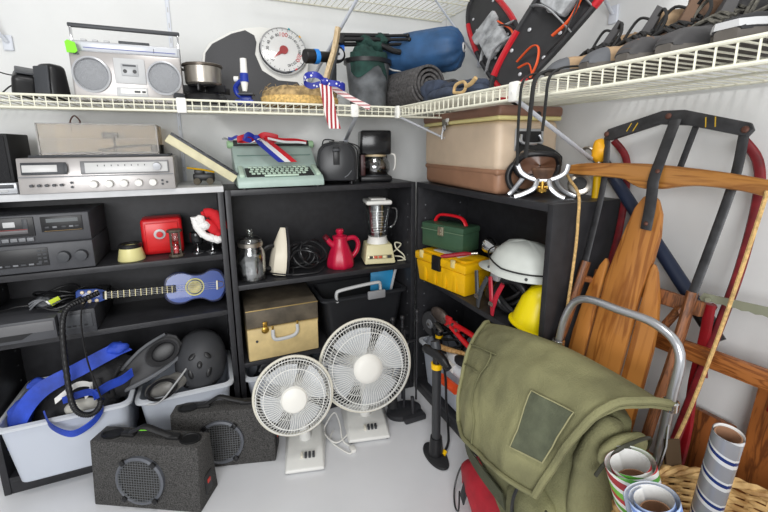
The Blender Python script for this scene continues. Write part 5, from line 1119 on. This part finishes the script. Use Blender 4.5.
# floor speakers
CPT = mat('speaker_carpet', (64,63,62), .98, var=.5, scale=280, bump=.9, bscale=320); VIN = mat('vinyl_black', (34,34,35), .5)
def carspk(lab, loc, rz, W, H, D0, D1, cxo, group='carpeted speaker boxes'):
    t = thing('speaker_box', lab, 'speaker', loc, rz, group)       # origin front-left bottom, front at y=0
    c = MB().hexa([(0, 0, 0), (W, 0, 0), (W, D0, 0), (0, D0, 0), (0, .02, H), (W, .02, H), (W, D1+.02, H), (0, D1+.02, H)], bev=.004).build('cabinet', CPT, t)
    sl = math.atan2(.02, H); M = Matrix.Translation((W*cxo, .009, H*.46)) @ Matrix.Rotation(-sl, 4, 'X')
    def L(prof, seg=44): return MB().lathe(prof, (W*cxo, .0105, H*.46), (0, -1, sl), seg)
    r = .078
    wf = L([(r-.006, 0), (r+.004, 0), (r+.005, .012), (r-.002, .016), (r-.008, .01)]).build('woofer_ring', mat('woofer_grey', (92,95,102), .45), t)
    L([(0, -.03), (.03, -.022), (r-.01, .004)]).build('cone', mat('cone_grey', (74,72,68), .6), wf)
    b = MB()
    for k in range(-8, 9):
        x = k*.0088; h = math.sqrt(max(0, (r-.004)**2-x*x))
        b.cyl((x, -.012, -h), (x, -.012, h), .0011, seg=5); b.cyl((-h, -.0125, x), (h, -.0125, x), .0011, seg=5)
    b.bm.transform(M); b.build('grille', mat('grille_grey', (112,114,116), .4, metal=.4), wf)
    for a in (50, 130, 230, 310):
        b = MB().box((math.cos(R(a))*(r+.004), -.014, math.sin(R(a))*(r+.004)), (.018, .01, .018), .004, rot=(0, -R(a), 0)); b.bm.transform(M); b.build('clamp', BLK, wf)
    for x in (.052, W-.046): MB().lathe([(.036, 0), (.036, .004), (.03, .005), (.027, .0015), (0, .0012)], (x, .02+D1/2, H), sx=1, sy=.75).build('port', mat('port_black', (16,16,17), .6), t)
    hh = MB().tube([(W*.30, .02+D1/2, H+.006), (W*.38, .02+D1/2, H+.022), (W*.46, .02+D1/2, H+.036), (W*.58, .02+D1/2, H+.022), (W*.72, .02+D1/2, H+.006)], .012, 10, smooth=5, flat=.5, up=(0, 0, 1)).build('handle', VIN, t)
    for x in (.30, .72): MB().box((W*x, .02+D1/2, H+.006), (.045, .024, .012), .003).build('handle_mount', VIN, hh)
    tm = MB().box((W+.001, D0*.5, H*.3), (.005, D0*.34, .07), .003).build('terminal_cup', VIN, t)
    MB().box((W+.004, D0*.5, H*.33), (.004, D0*.14, .014), .001).build('red_terminal', mat('terminal_red', (190,60,50), .4), tm)
    return t
t = carspk('carpeted black speaker box with a strap handle standing nearest on the floor', (-1.289, -.165, 0), R(-29), .372, .228, .115, .075, .465)
MB().box((.17, .055, .256), (.03, .014, .003), .001, rot=(0, R(-6), 0)).build('tag', mat('green_tag', (120,210,60), .5), t, 'green tag')
carspk('carpeted black speaker box standing behind against the small fan', (-1.055, -.115, 0), R(-16), .365, .218, .11, .072, .47)

# fireplace tools
IRON = mat('black_iron', (46,46,49), .4)
t = thing('fireplace_tools', 'black fireplace tool set with ball handles beside the large fan', 'fireplace tools', (-.135, -.16, 0))
MB().lathe([(0, 0), (.078, 0), (.082, .006), (.08, .022), (.06, .03), (0, .032)], sx=1, sy=.72, seg=40).build('base', IRON, t); b = MB().cyl((0, 0, .03), (0, 0, .40), .006).box((0, 0, .34), (.13, .01, .008), .002); b.build('stand', IRON, t)
MB().box((.02, -.055, .014), (.10, .05, .026), .006).cyl((.02, -.05, .02), (.02, -.04, .10), .008).build('shovel', IRON, t)
for x, y, h in ((-.055, .0, .465), (.0, .02, .455), (.055, -.01, .485)):
    b = MB().cyl((x, y, .06), (x, y, h-.05), .0045, seg=10).cyl((x, y, h-.05), (x, y, h-.016), .0065, seg=12).sph((x, y, h-.008), .0105).sph((x, y, h-.05), .008); b.build('tool_rod', IRON, t)
b = MB(); b.cyl((-.055, 0, .05), (-.055, 0, .15), .024, .012); b.build('brush', BLKM, t)
# floor pump
t = thing('floor_pump', 'black upright floor pump with a yellow collar and oval foot', 'pump', (-.140, -.445, 0))
MB().lathe([(0, 0), (.045, 0), (.048, .004), (.046, .012), (.03, .018), (0, .02)], sx=.8, sy=1.55, seg=40).build('foot', RUB, t)
MB().lathe([(.028, .014), (.026, .05), (.022, .09), (.0, .09)]).build('foot_socket', BLK, t); MB().cyl((0, 0, .05), (-.012, -.012, .39), .0165, seg=24).build('barrel', mat('pump_grey', (52,53,55), .42), t)
MB().cyl((-.012, -.012, .385), (-.0125, -.012, .405), .0205, seg=24).build('collar', YEL, t, 'yellow collar'); MB().cyl((-.0125, -.012, .40), (-.013, -.012, .434), .0145).build('neck', BLK, t)
MB().tube([(-.035, .040, .446), (-.023, .013, .442), (-.013, -.012, .438), (-.007, -.042, .43), (-.003, -.077, .414)], [.014, .017, .018, .017, .013], 12, smooth=4).build('handle', BLK, t); MB().lathe([(0, 0), (.019, 0), (.02, .008), (.016, .03), (0, .032)], (-.004, .008, .446), (0, .3, 1)).build('gauge', DGREY, t)
b = MB().tube([(.015, -.02, .02), (.05, -.0, .03), (.075, .03, .05), (.06, .03, .2), (.045, .02, .33), (.03, .04, .41)], .005, 8, smooth=6); b.build('hose', BLK, t); MB().cyl((.02, -.02, .018), (.034, -.012, .024), .009).build('hose_fitting', YEL, t)
# ================================================================ WOODEN SLED ON THE RIGHT WALL
OAK = wood('sled_oak', (150,90,36), (190,126,60), 2.2, (14, 14, 1.3), .4, .15); OAKX = wood('sled_oak_cross', (148,94,40), (188,130,66), 2.2, (1.3, 14, 14), .42, .15); DKW = wood('dark_rail_wood', (92,54,30), (138,86,50), 6, (16, 16, 2), .5); SMET = mat('sled_black_metal', (62,62,64), .45, metal=.35, var=.2, scale=30, bump=.15); RRUN = mat('runner_red', (112,28,34), .45, var=.2, scale=30); YLN = mat('yellow_line', (214,176,50), .5)
dz_ = V((.2075, 0, .978)).normalized(); dx_ = V((0, -1, 0)); dy_ = dz_.cross(dx_)
def leanM(o): return Matrix(((dx_.x, dy_.x, dz_.x, o[0]), (dx_.y, dy_.y, dz_.y, o[1]), (dx_.z, dy_.z, dz_.z, o[2]), (0, 0, 0, 1)))
t = thing('wooden_sled', 'vintage wooden sled with a steering bar leaning against the right wall', 'sled', M=leanM((-.014, -.917, .004)))
MB().prism([(-.05, .03), (.048, .03), (.05, .80), (.058, .90), (.059, .96), (.049, 1.015), (.031, 1.05), (.01, 1.063), (-.006, 1.052), (-.022, 1.02), (-.032, .965), (-.042, .9), (-.052, .82)], .014, Matrix.Translation((0, -.022, 0)), bev=.002).build('center_slat', OAK, t)
MB().prism([(-.114, .03), (-.06, .03), (-.06, .86), (-.068, .872), (-.08, .85), (-.096, .79), (-.106, .72), (-.113, .64)], .014, Matrix.Translation((0, -.020, 0)), bev=.002).build('side_slat', OAK, t)
MB().prism([(.112, .03), (.058, .03), (.056, .875), (.062, .89), (.074, .872), (.094, .81), (.106, .75), (.112, .68)], .014, Matrix.Translation((0, -.020, 0)), bev=.002).build('side_slat', OAK, t)
top = [(-.258, 1.118), (-.2, 1.128), (-.13, 1.132), (0, 1.135), (.12, 1.128), (.2, 1.12), (.268, 1.110)]; low = [(.268, 1.074), (.21, 1.086), (.13, 1.090), (.08, 1.083), (.05, 1.076), (.0, 1.072), (-.03, 1.080), (-.06, 1.092), (-.13, 1.094), (-.2, 1.094), (-.25, 1.096)]
sb = MB().prism([(p.x, p.z) for p in spline([V((a, 0, b)) for a, b in top], 4)+spline([V((a, 0, b)) for a, b in low], 4)], .018, Matrix.Translation((0, -.048, 0)), bev=.004).build('steering_bar', OAKX, t)
MB().cyl((-.242, -.05, 1.106), (-.242, -.026, 1.106), .006, seg=12).build('rope_hole', BLK, sb)
MB().prism([(-.175, 1.222), (-.165, 1.236), (-.02, 1.278), (.035, 1.276), (.178, 1.237), (.186, 1.222), (.178, 1.208), (.165, 1.21), (.05, 1.238), (-.02, 1.244), (-.15, 1.204), (-.168, 1.206)], .012, Matrix.Translation((0, -.014, 0)), bev=.002).build('bumper', SMET, t)
b = MB()
for x0 in (-.10, -.082, .09, .11): b.box((x0, -.0146, 1.238 if x0 < 0 else 1.242), (.0022, .001, .024), rot=(0, R(22 if x0 < 0 else -12), 0))
b.build('yellow_stripe', YLN, t, 'thin yellow stripes')
for x, z in ((-.165, 1.221), (.172, 1.222), (.0, 1.262)): MB().sph((x, -.015, z), (.008, .004, .008), 12).build('bolt', mat('rusty_bolt', (104,70,60), .55, metal=.4), t)
b = MB(); b.tube([(.022, -.018, 1.25), (.032, -.056, 1.11), (.034, -.055, 1.07), (.030, -.040, 1.03), (.027, -.029, .97)], .0145, 8, flat=.28, up=(0, 1, 0), smooth=3); b.build('center_strap', SMET, t)
MB().box((.058, -.004, 1.17), (.012, .008, .16), .001, rot=(0, R(6), 0)).build('strap_brace', SMET, t)
for x, z in ((.03, 1.035), (.028, .985), (.035, 1.085), (.037, 1.115)): MB().sph((x, -.036 if z < 1.05 else -.058, z), (.006, .004, .006), 12).build('bolt', MATS['rusty_bolt'], t)
for s in (-1, 1):
    MB().tube([(s*.168, -.006, 1.215), (s*.178 if s > 0 else -.136, -.014 if s > 0 else -.022, 1.13), (s*.174 if s > 0 else -.116, -.014 if s > 0 else -.036, 1.03), (s*.160 if s > 0 else -.110, -.016 if s > 0 else -.042, .82)], .0105, 8, flat=.35, up=(0, 1, 0), smooth=4).build('side_strap', SMET, t)
    MB().tube([(s*.160 if s > 0 else -.108, -.014 if s > 0 else -.040, .85), (s*.158 if s > 0 else -.107, -.014 if s > 0 else -.060, .68), (s*.150 if s > 0 else -.107, -.014 if s > 0 else -.078, .5), (s*.14 if s > 0 else -.10, -.012 if s > 0 else -.05, .06)], .0145, 10, flat=.8, smooth=4).build('side_rail', DKW, t)
    MB().tube([(s*.158, .012, 1.208), (s*.185 if s > 0 else -.128, .04, 1.165), (s*.2 if s > 0 else -.112, .05, 1.09), (s*.206 if s > 0 else -.098, .05, .95), (s*.2 if s > 0 else -.10, .05, .8), (s*.175 if s > 0 else -.10, .045, .4), (s*.16 if s > 0 else -.10, .04, .03)], .0105, 8, flat=.6, up=(0, 1, 0), smooth=5).build('steel_runner', RRUN, t, 'dark red steel runner')
MB().box((.038, .006, .815), (.284, .02, .036), .004).build('cross_bar', DKW, t); MB().box((.038, .006, .42), (.284, .02, .036), .004).build('cross_bar', DKW, t)
for s in (-1, 1): MB().tube([(.155, -.02, .80), (.135, .0, .80), (.11, .01, .75)] if s > 0 else [(-.107, -.045, .80), (-.10, -.02, .80), (-.09, .0, .79)], .010, 8).build('rail_bracket', DKW, t)
ROPE = mat('tan_rope', (206,170,112), .85, var=.15, scale=120, bump=.5, bscale=300)
IM = leanM((-.014, -.917, .004)).inverted(); MB().tube([IM @ V(q) for q in ((.163, -.675, 1.086), (.13, -.72, 1.07), (.085, -.795, 1.035), (.074, -.81, .96), (.072, -.812, .88), (.062, -.812, .733), (.050, -.812, .594), (.045, -.815, .40))], .0042, 8, smooth=6).build('pull_rope', ROPE, t)
MB().tube([(.256, -.05, 1.09), (.25, -.04, 1.0), (.225, .0, .78), (.20, .02, .55), (.17, .02, .34)], .0042, 8, smooth=6).build('pull_rope', ROPE, t)

# ================================================================ BUCKSAW AND BOARDS
REDF = mat('saw_red', (142,20,30), .4, var=.1); BLADE = mat('saw_blade', (140,142,122), .45, var=.04, scale=20); BARW = wood('saw_bar_wood', (120,66,28), (168,104,52), 5, (20, 2, 20), .45)
t = thing('bow_saw', 'red bucksaw with a pale steel blade and wooden bar at the right edge', 'saw', (.172, -1.10, .0), rot=(0, 0, 0))
# local: x depth, -y to the right
MB().tube([(.012, .002, .81), (.014, .004, .72), (.016, .012, .60), (.016, .010, .45), (.0, .02, .25), (-.04, .03, .02)], .012, 8, flat=.7, smooth=4).build('side_arm', REDF, t)
MB().tube([(.012, -.215, .84), (.014, -.20, .74), (.016, -.19, .55), (.012, -.20, .3), (-.03, -.21, .02)], .012, 8, flat=.7, smooth=4).build('side_arm', REDF, t)
bl = MB(); M = Matrix.Translation((.0, 0, 0)) @ Matrix.Rotation(-PI/2, 4, 'Z')
o_ = [(-.012, .812), (-.02, .822), (-.012, .836), (.02, .838), (.24, .856), (.24, .832)]
k = 22; o_ += [(.24-.26*i/k, .832-.012*i/k-(.003 if i % 2 else 0)) for i in range(1, k)]
bl.prism(o_, .0025, M); bl.cyl((-.006, .0, .824), (.004, .0, .824), .006, seg=14, m=None); bl.build('blade', BLADE, t)
MB().box((.0, -.06, .69), (.022, .36, .042), .004, rot=(R(-8) if False else R(-3), 0, 0)).build('cross_bar', BARW, t)
MB().tube([(.03, .005, .80), (.05, .02, .77), (.05, .02, .68), (.03, .0, .62)], .009, 8, smooth=4).build('tension_loop', RRUN, t)
BRD = wood('board_wood', (96,52,24), (150,88,42), 4, (12, 12, 1.6), .5); BRD2 = wood('board_wood_light', (112,62,28), (164,98,46), 4, (12, 12, 1.6), .5)
t = thing('wooden_board', 'short brown board standing behind the silver wrapping roll', 'board', (.20, -1.115, .0), rot=(0, R(6), R(2)), group=None); MB().box((0, 0, .255), (.02, .085, .51), .002).build('plank', BRD, t)
t = thing('wooden_board', 'taller brown board with a red corner bracket at the right edge', 'board', (.19, -1.235, .0), rot=(0, R(6), R(-4))); MB().box((0, -.01, .32), (.022, .13, .645), .002).build('plank', BRD2, t); MB().box((-.014, .006, .622), (.006, .045, .06), .002).cyl((-.016, .008, .606), (-.02, .008, .606), .006, seg=10).build('bracket', REDF, t, 'red corner bracket')

# ================================================================ RUCKSACK
OLV = mat('olive_canvas', (124,122,88), .9, var=.16, scale=7, bump=.5, bscale=260); OLV2 = mat('olive_canvas_dark', (108,107,76), .9, var=.18, scale=8, bump=.5, bscale=260); PATCH = mat('patch_grey_green', (84,88,70), .9, var=.1, scale=30, bump=.4, bscale=260); WEB = mat('webbing', (70,72,54), .85, var=.1, bump=.4, bscale=200)
t = thing('rucksack', 'olive green canvas rucksack on an aluminium tube frame in the foreground', 'backpack', (0, 0, 0))
P_ = [(-.055, -.845, .0), (-.02, -.845, .35), (.0, -.845, .625), (.008, -.862, .735), (.011, -.905, .782), (.011, -1.0, .789), (.011, -1.09, .789), (.008, -1.145, .75), (.0, -1.145, .635), (-.02, -1.14, .35), (-.055, -1.14, .0)]
MB().tube(P_, .0098, 12, smooth=5).build('frame', ALU, t, 'aluminium tube frame')
b = MB().cyl((-.04, -.845, .18), (-.04, -1.14, .18), .009).cyl((-.012, -.845, .46), (-.012, -1.14, .46), .009); b.build('frame_crossbar', ALU, t)
for y in (-.845, -1.145): MB().lathe([(.013, 0), (.017, .002), (.017, .02), (.013, .022)], (0, y, .622), (0, 0, 1), 16).build('frame_collar', CHROME, t)
# main bag: horizontal slices, front (-x) and back (+x)
def slice_(z, xf, xb, yl, yr, n=44, e=3.2):
    cx, cy = (xf+xb)/2, (yl+yr)/2; a, c = (xb-xf)/2, (yl-yr)/2; row = []
    for k in range(n):
        th = 2*PI*k/n; ct, st = math.cos(th), math.sin(th)
        p = V((cx+a*abs(ct)**(2/e)*(1 if ct > 0 else -1), cy+c*abs(st)**(2/e)*(1 if st > 0 else -1), z))
        w = noise.noise(V((p.x*9, p.y*9, p.z*14)))*.012+noise.noise(p*26)*.006
        row.append(p+V((ct*w, st*w, 0)))
    return row
b = MB(); b.grid([slice_(z, *q) for z, *q in ((.045, -.14, -.08, -1.0, -1.07), (.05, -.19, -.06, -.98, -1.10), (.10, -.22, -.055, -.96, -1.115), (.20, -.235, -.04, -.905, -1.12), (.30, -.24, -.03, -.79, -1.12), (.36, -.24, -.03, -.715, -1.12), (.45, -.22, -.02, -.68, -1.12), (.54, -.19, -.015, -.67, -1.125), (.585, -.15, -.02, -.67, -1.115), (.605, -.12, -.05, -.68, -1.05))], 0, close=True)
for rr in (slice_(.045, -.14, -.08, -1.0, -1.07), slice_(.605, -.12, -.05, -.68, -1.05)):
    bm = bmesh.new(); bm.faces.new([bm.verts.new(p) for p in rr]); b._add(bm)
b.build('main_bag', OLV2, t, sharp=70)
# flap: control net rows from the frame edge to the front hem
net = [[(-.04, -.622, .59), (-.02, -.71, .615), (.0, -.85, .632), (.004, -1.0, .636), (.0, -1.158, .632)],
       [(-.09, -.637, .62), (-.09, -.72, .645), (-.08, -.85, .660), (-.075, -1.0, .668), (-.085, -1.152, .660)],
       [(-.16, -.66, .575), (-.175, -.73, .600), (-.18, -.84, .622), (-.18, -.97, .640), (-.17, -1.130, .655)],
       [(-.205, -.69, .465), (-.235, -.75, .490), (-.245, -.85, .510), (-.24, -.97, .525), (-.215, -1.085, .545)],
       [(-.225, -.715, .36), (-.255, -.79, .365), (-.265, -.88, .380), (-.265, -.965, .395), (-.25, -1.045, .410)]]
def bez(net, nu=40, nv=48):
    cols = [spline([V(p) for p in r], nv//(len(r)-1)) for r in net]; out = []
    for j in range(len(cols[0])): out.append(spline([c[j] for c in cols], nu//(len(net)-1)))
    return out
FS = bez(net)
def wr(p): return p+V((-1, 0, .5))*(noise.noise(V((p.x*8, p.y*10, p.z*8)))*.010+noise.noise(V((p.x*16, p.y*24, p.z*12)))*.006+noise.noise(p*40)*.003)
b = MB(); b.grid([[wr(p) for p in r] for r in FS], .006); b.build('flap', OLV, t, sharp=80)
nU, nV = len(FS[0]), len(FS)
def fp(u, v, o=.004):                      # u 0 (frame) .. 1 (hem), v 0 (left) .. 1 (right)
    j = min(nV-2, max(1, int(v*(nV-1)))); i = min(nU-2, max(1, int(u*(nU-1)))); p = wr(FS[j][i])
    n = (FS[j+1][i]-FS[j-1][i]).cross(FS[j][i+1]-FS[j][i-1]).normalized()
    if n.dot(V((-1, -.6, .6))) < 0: n = -n
    return p+n*o
b = MB(); b.grid([[fp(.58+.26*i/8, .765+.17*j/8, .0075) for i in range(9)] for j in range(9)], .002); b.build('patch', PATCH, t, 'grey green square patch')
b = MB(); b.tube([fp(u, v, .008) for u, v in [(.58+.26*i/6, .765) for i in range(7)]+[(.84, .765+.17*i/6) for i in range(1, 7)]+[(.84-.26*i/6, .935) for i in range(1, 7)]+[(.58, .935-.17*i/6) for i in range(1, 6)]], .0016, 6, closed=True)
b.build('patch_stitching', mat('stitch', (150,146,110), .9), t)
b = MB(); b.tube([fp(i/24, .985, .006) for i in range(25)], .0085, 8); b.tube([fp(.985, i/24, .005) for i in range(25)], .006, 8); b.tube([fp(i/24, .02, .005) for i in range(25)], .006, 8); b.build('flap_hem', OLV, t)
b = MB()
for pts in ([(.52, .02+.42*i/12) for i in range(13)], [(.50+.46*i/10, .40+.02*math.sin(i)) for i in range(11)], [(.64, .02+.34*i/12) for i in range(13)]): b.tube([fp(u, v, .0055) for u, v in pts], .0022, 6)
b.build('flap_seam', OLV2, t)
b = MB(); ribbon(b, [V((-.212, -.705, .345)), V((-.24, -.77, .325)), V((-.254, -.85, .322)), V((-.256, -.95, .315))], .042, None, wdir=(0, .35, .9), thick=.004); b.build('webbing_strap', WEB, t)
MB().tube([fp(.99, .86, 0)+V((-.004, 0, 0)), V((-.274, -1.0, .37)), V((-.27, -1.0, .29)), V((-.262, -1.0, .2))], .004, 6, smooth=4).build('tie_cord', BLK, t)
# side pocket with a zip, facing the camera side
b = MB(); b.blob((-.125, -1.100, .43), (.085, .042, .18), .22, 11, seg=44, seed=3); b.blob((-.125, -1.140, .565), (.07, .02, .035), .2, 16, seed=7); b.build('side_pocket', OLV, t, sharp=80)
MB().tube([(-.20, -1.140, .53), (-.175, -1.155, .585), (-.125, -1.163, .600), (-.07, -1.157, .585), (-.05, -1.14, .54)], .004, 6, smooth=6, flat=.6).build('zip', mat('zip_dark', (54,54,44), .5), t); MB().box((-.14, -1.165, .592), (.014, .004, .006), .001, rot=(0, R(20), 0)).build('zip_pull', CHROME, t)
b = MB(); b.blob((-.222, -1.02, .27), (.05, .085, .15), .22, 12, seg=40, seed=12); b.build('front_pocket', OLV2, t, sharp=80)
MB().tube([(-.262, -1.085, .42), (-.275, -1.07, .34), (-.268, -1.06, .25)], .003, 6, smooth=5).build('pocket_seam', mat('zip_dark', (54,54,44), .5), t)
b = MB(); b.tube([(.0, -1.147, .61), (-.02, -1.16, .55), (-.05, -1.165, .49)], .003, 6); b.build('frame_cord', CHROME, t); b = MB(); ribbon(b, [V((-.0, -1.16, .56)), V((.01, -1.175, .45)), V((.03, -1.17, .36)), V((.02, -1.18, .22))], .03, None, wdir=(1, -.4, 0), thick=.004); ribbon(b, [V((.0, -1.155, .54)), V((.035, -1.15, .45)), V((.055, -1.16, .30))], .02, None, wdir=(1, -.4, 0), thick=.004); b.build('shoulder_strap', mat('strap_brown', (84,66,46), .8), t)
# red bag below it
t = thing('red_bag', 'red nylon bag with a black cord lying under the rucksack', 'bag', (-.11, -.83, 0))
RDB = mat('red_nylon', (168,26,42), .6, var=.15, scale=14, bump=.4, bscale=40)
b = MB(); b.blob((.0, .03, .095), (.088, .18, .115), .22, 11, seg=40, seed=2, flatten=-.091); b.build('body', RDB, t); MB().box((-.075, .135, .085), (.006, .04, .06), .002, rot=(0, R(12), R(-20))).build('buckle_patch', mat('patch_black', (44,44,46), .6), t)
MB().tube([(.0, .215, .115), (-.03, .225, .08), (-.06, .21, .03), (-.085, .17, .008), (-.098, .13, .03), (-.09, .14, .09)], .003, 6, smooth=6).build('cord', BLK, t)

# ================================================================ WICKER BASKET WITH WRAPPING PAPER
def weave(name, c1, c2):
    m = bpy.data.materials.new(name); m.use_nodes = True; nt = m.node_tree; b = nt.nodes['Principled BSDF']; b.inputs['Roughness'].default_value = .6
    tc = nt.nodes.new('ShaderNodeTexCoord'); n = nt.nodes.new('ShaderNodeTexNoise'); n.inputs['Scale'].default_value = 40; nt.links.new(tc.outputs['Object'], n.inputs['Vector'])
    r = nt.nodes.new('ShaderNodeValToRGB'); r.color_ramp.elements[0].color = lin(c1); r.color_ramp.elements[1].color = lin(c2); r.color_ramp.elements[0].position = .35; r.color_ramp.elements[1].position = .65
    nt.links.new(n.outputs['Fac'], r.inputs['Fac']); nt.links.new(r.outputs['Color'], b.inputs['Base Color']); return m
WK = weave('wicker', (150,112,64), (206,172,116))
t = thing('wicker_basket', 'round wicker basket holding rolls of wrapping paper at lower right', 'basket', (-.085, -1.35, 0))
H, r0, r1 = .5, .15, .195
b = MB(); nst = 40
for k in range(62):
    z = .006+k*(H-.02)/62; rr = r0+(r1-r0)*z/H
    b.tube([V((math.cos(2*PI*j/80)*(rr+.0035*(1 if (j//2+k) % 2 else -1)), math.sin(2*PI*j/80)*(rr+.0035*(1 if (j//2+k) % 2 else -1)), z)) for j in range(80)], .0042, 5, closed=True)
b.build('weave', WK, t); b = MB()
for j in range(nst): a = 2*PI*j/nst; b.cyl((math.cos(a)*r0, math.sin(a)*r0, .004), (math.cos(a)*r1, math.sin(a)*r1, H-.01), .003, seg=5)
b.build('stakes', WK, t); b = MB()
for q in range(3): b.tube([V((math.cos(2*PI*j/90)*(r1+.006*math.cos(j*.9+q*2.1)), math.sin(2*PI*j/90)*(r1+.006*math.cos(j*.9+q*2.1)), H-.004+.006*math.sin(j*.9+q*2.1))) for j in range(90)], .0062, 6, closed=True)
b.build('rim', WK, t); MB().cyl((0, 0, .002), (0, 0, .008), r0+.002, seg=48).build('bottom', WK, t)
WPI = mat('paper_white', (232,232,230), .7); KRAFT = mat('kraft_tube', (150,112,86), .8)
def paper_roll(lab, top, bot, r, outm, turns=2.2, loose=0.0, wave=.0, lenx=None):
    M, L = frame(bot, top); t = thing('wrapping_paper', lab, 'wrapping paper', M=M, group='rolls of wrapping paper')
    n = int(turns*36); pts = [(math.cos(2*PI*i/36+1.2)*(r*(.62+loose)+r*(.38-loose)*i/n), math.sin(2*PI*i/36+1.2)*(r*(.62+loose)+r*(.38-loose)*i/n)) for i in range(n+1)]
    rows = [[(x, y, z) for x, y in pts] for z in (0, L)]
    bm = bmesh.new(); vs = [[bm.verts.new(p) for p in rw] for rw in rows]
    for i in range(n): bm.faces.new((vs[0][i], vs[0][i+1], vs[1][i+1], vs[1][i]))
    b = MB(); b._add(bm, outm); 
    bm = bmesh.new(); q = [[bm.verts.new((x*.985, y*.985, z)) for x, y, z in rw] for rw in rows]
    for i in range(n): bm.faces.new((q[0][i], q[1][i], q[1][i+1], q[0][i+1]))
    b._add(bm, WPI); b.build('sheet', None, t)
    return t, L
XM = stripes('christmas_print', [(0, (120,190,60)), (.18, (236,236,232)), (.3, (170,36,44)), (.52, (236,236,232)), (.62, (90,170,60)), (.74, (240,240,236)), (.86, (190,40,50))], 'Z', .075, .45, twist=1)
t, L = paper_roll('wide loose roll of green red and white wrapping paper with brown tube inside', V((-.184, -1.190, .595)), V((-.055, -1.32, .014)), .048, XM, 2.0); MB().lathe([(.026, 0), (.028, 0), (.028, L-.035), (.026, L-.035), (.026, 0)], seg=40).build('cardboard_tube', KRAFT, t); MB().lathe([(0, L-.12), (.026, L-.06)], seg=32).build('inner_card', KRAFT, t)
BLP = stripes('blue_print', [(0, (150,184,236)), (.3, (216,228,248)), (.42, (120,156,224)), (.7, (190,210,246)), (.82, (140,174,232))], 'Z', .035, .4)
t, L = paper_roll('pale blue striped roll of wrapping paper in front of the other rolls', V((-.237, -1.268, .610)), V((-.13, -1.42, .014)), .042, BLP, 2.2); MB().lathe([(.020, 0), (.022, 0), (.022, L-.02), (.02, L-.02), (.02, 0)], seg=30).build('cardboard_tube', KRAFT, t)
SVP = stripes('silver_print', [(0, (150,152,158)), (.55, (226,228,230)), (.70, (40,58,120)), (.84, (226,228,230)), (.93, (150,152,158))], 'Z', .052, .25, metal=.35, twist=1)
t, L = paper_roll('slim silver roll with navy and white spiral stripes leaning in the basket', V((-.074, -1.282, .688)), V((-.015, -1.215, .02)), .0235, SVP, 1.5, .3); MB().lathe([(.0175, 0), (.0195, 0), (.0195, L-.004), (.0175, L-.004), (.0175, 0)], seg=30).build('cardboard_tube', KRAFT, t)
# ================================================================ CAMERA AND LIGHT
cam = bpy.data.cameras.new('camera'); co = bpy.data.objects.new('camera', cam); C.objects.link(co); S.camera = co
cam.sensor_width = 36; cam.lens = 405.94/768*36; cam.shift_x = -.0012; cam.shift_y = -.0363; cam.clip_start = .02
pit, yaw, rol = .2015, .4121, -.005
F = V((math.sin(yaw)*math.cos(pit), math.cos(yaw)*math.cos(pit), -math.sin(pit))); Rr = V((math.cos(yaw), -math.sin(yaw), 0)); U = Rr.cross(F)
R2 = Rr*math.cos(rol)+U*math.sin(rol); U2 = -Rr*math.sin(rol)+U*math.cos(rol)
co.matrix_world = Matrix(((R2.x, U2.x, -F.x, -.8548), (R2.y, U2.y, -F.y, -1.605), (R2.z, U2.z, -F.z, 1.1728), (0, 0, 0, 1)))
def area(name, loc, target, size, power, col=(1, 1, 1)):
    l = bpy.data.lights.new(name, 'AREA'); l.shape = 'RECTANGLE'; l.size = size[0]; l.size_y = size[1]; l.energy = power; l.color = col
    o = bpy.data.objects.new(name, l); C.objects.link(o); o.location = loc; d = (V(target)-V(loc)); o.rotation_euler = d.to_track_quat('-Z', 'Y').to_euler(); return o
area('ceiling_lamp', (-.75, -1.25, 2.45), (-.5, -.6, 0), (.5, .35), 12.5, (1, .985, .96))
area('front_fill', (-1.75, -3.0, 1.45), (-.4, -.1, .95), (1.6, 1.1), 62, (.98, .99, 1))  # added fill light behind the camera, brightens the braces and wall under the shelf
w = bpy.data.worlds.new('world'); S.world = w; w.use_nodes = True
bg = w.node_tree.nodes['Background']; bg.inputs[0].default_value = (.99, .985, .97, 1); bg.inputs[1].default_value = .52
S.view_settings.view_transform = 'Standard'; S.view_settings.look = 'None'; S.view_settings.gamma = 1; S.view_settings.exposure = -.07; S.view_settings.use_curve_mapping = False
S.cycles.max_bounces = 8; S.cycles.transmission_bounces = 8; S.cycles.transparent_max_bounces = 8; S.cycles.use_denoising = True
S.cycles.caustics_reflective = False; S.cycles.caustics_refractive = False; S.cycles.blur_glossy = 1
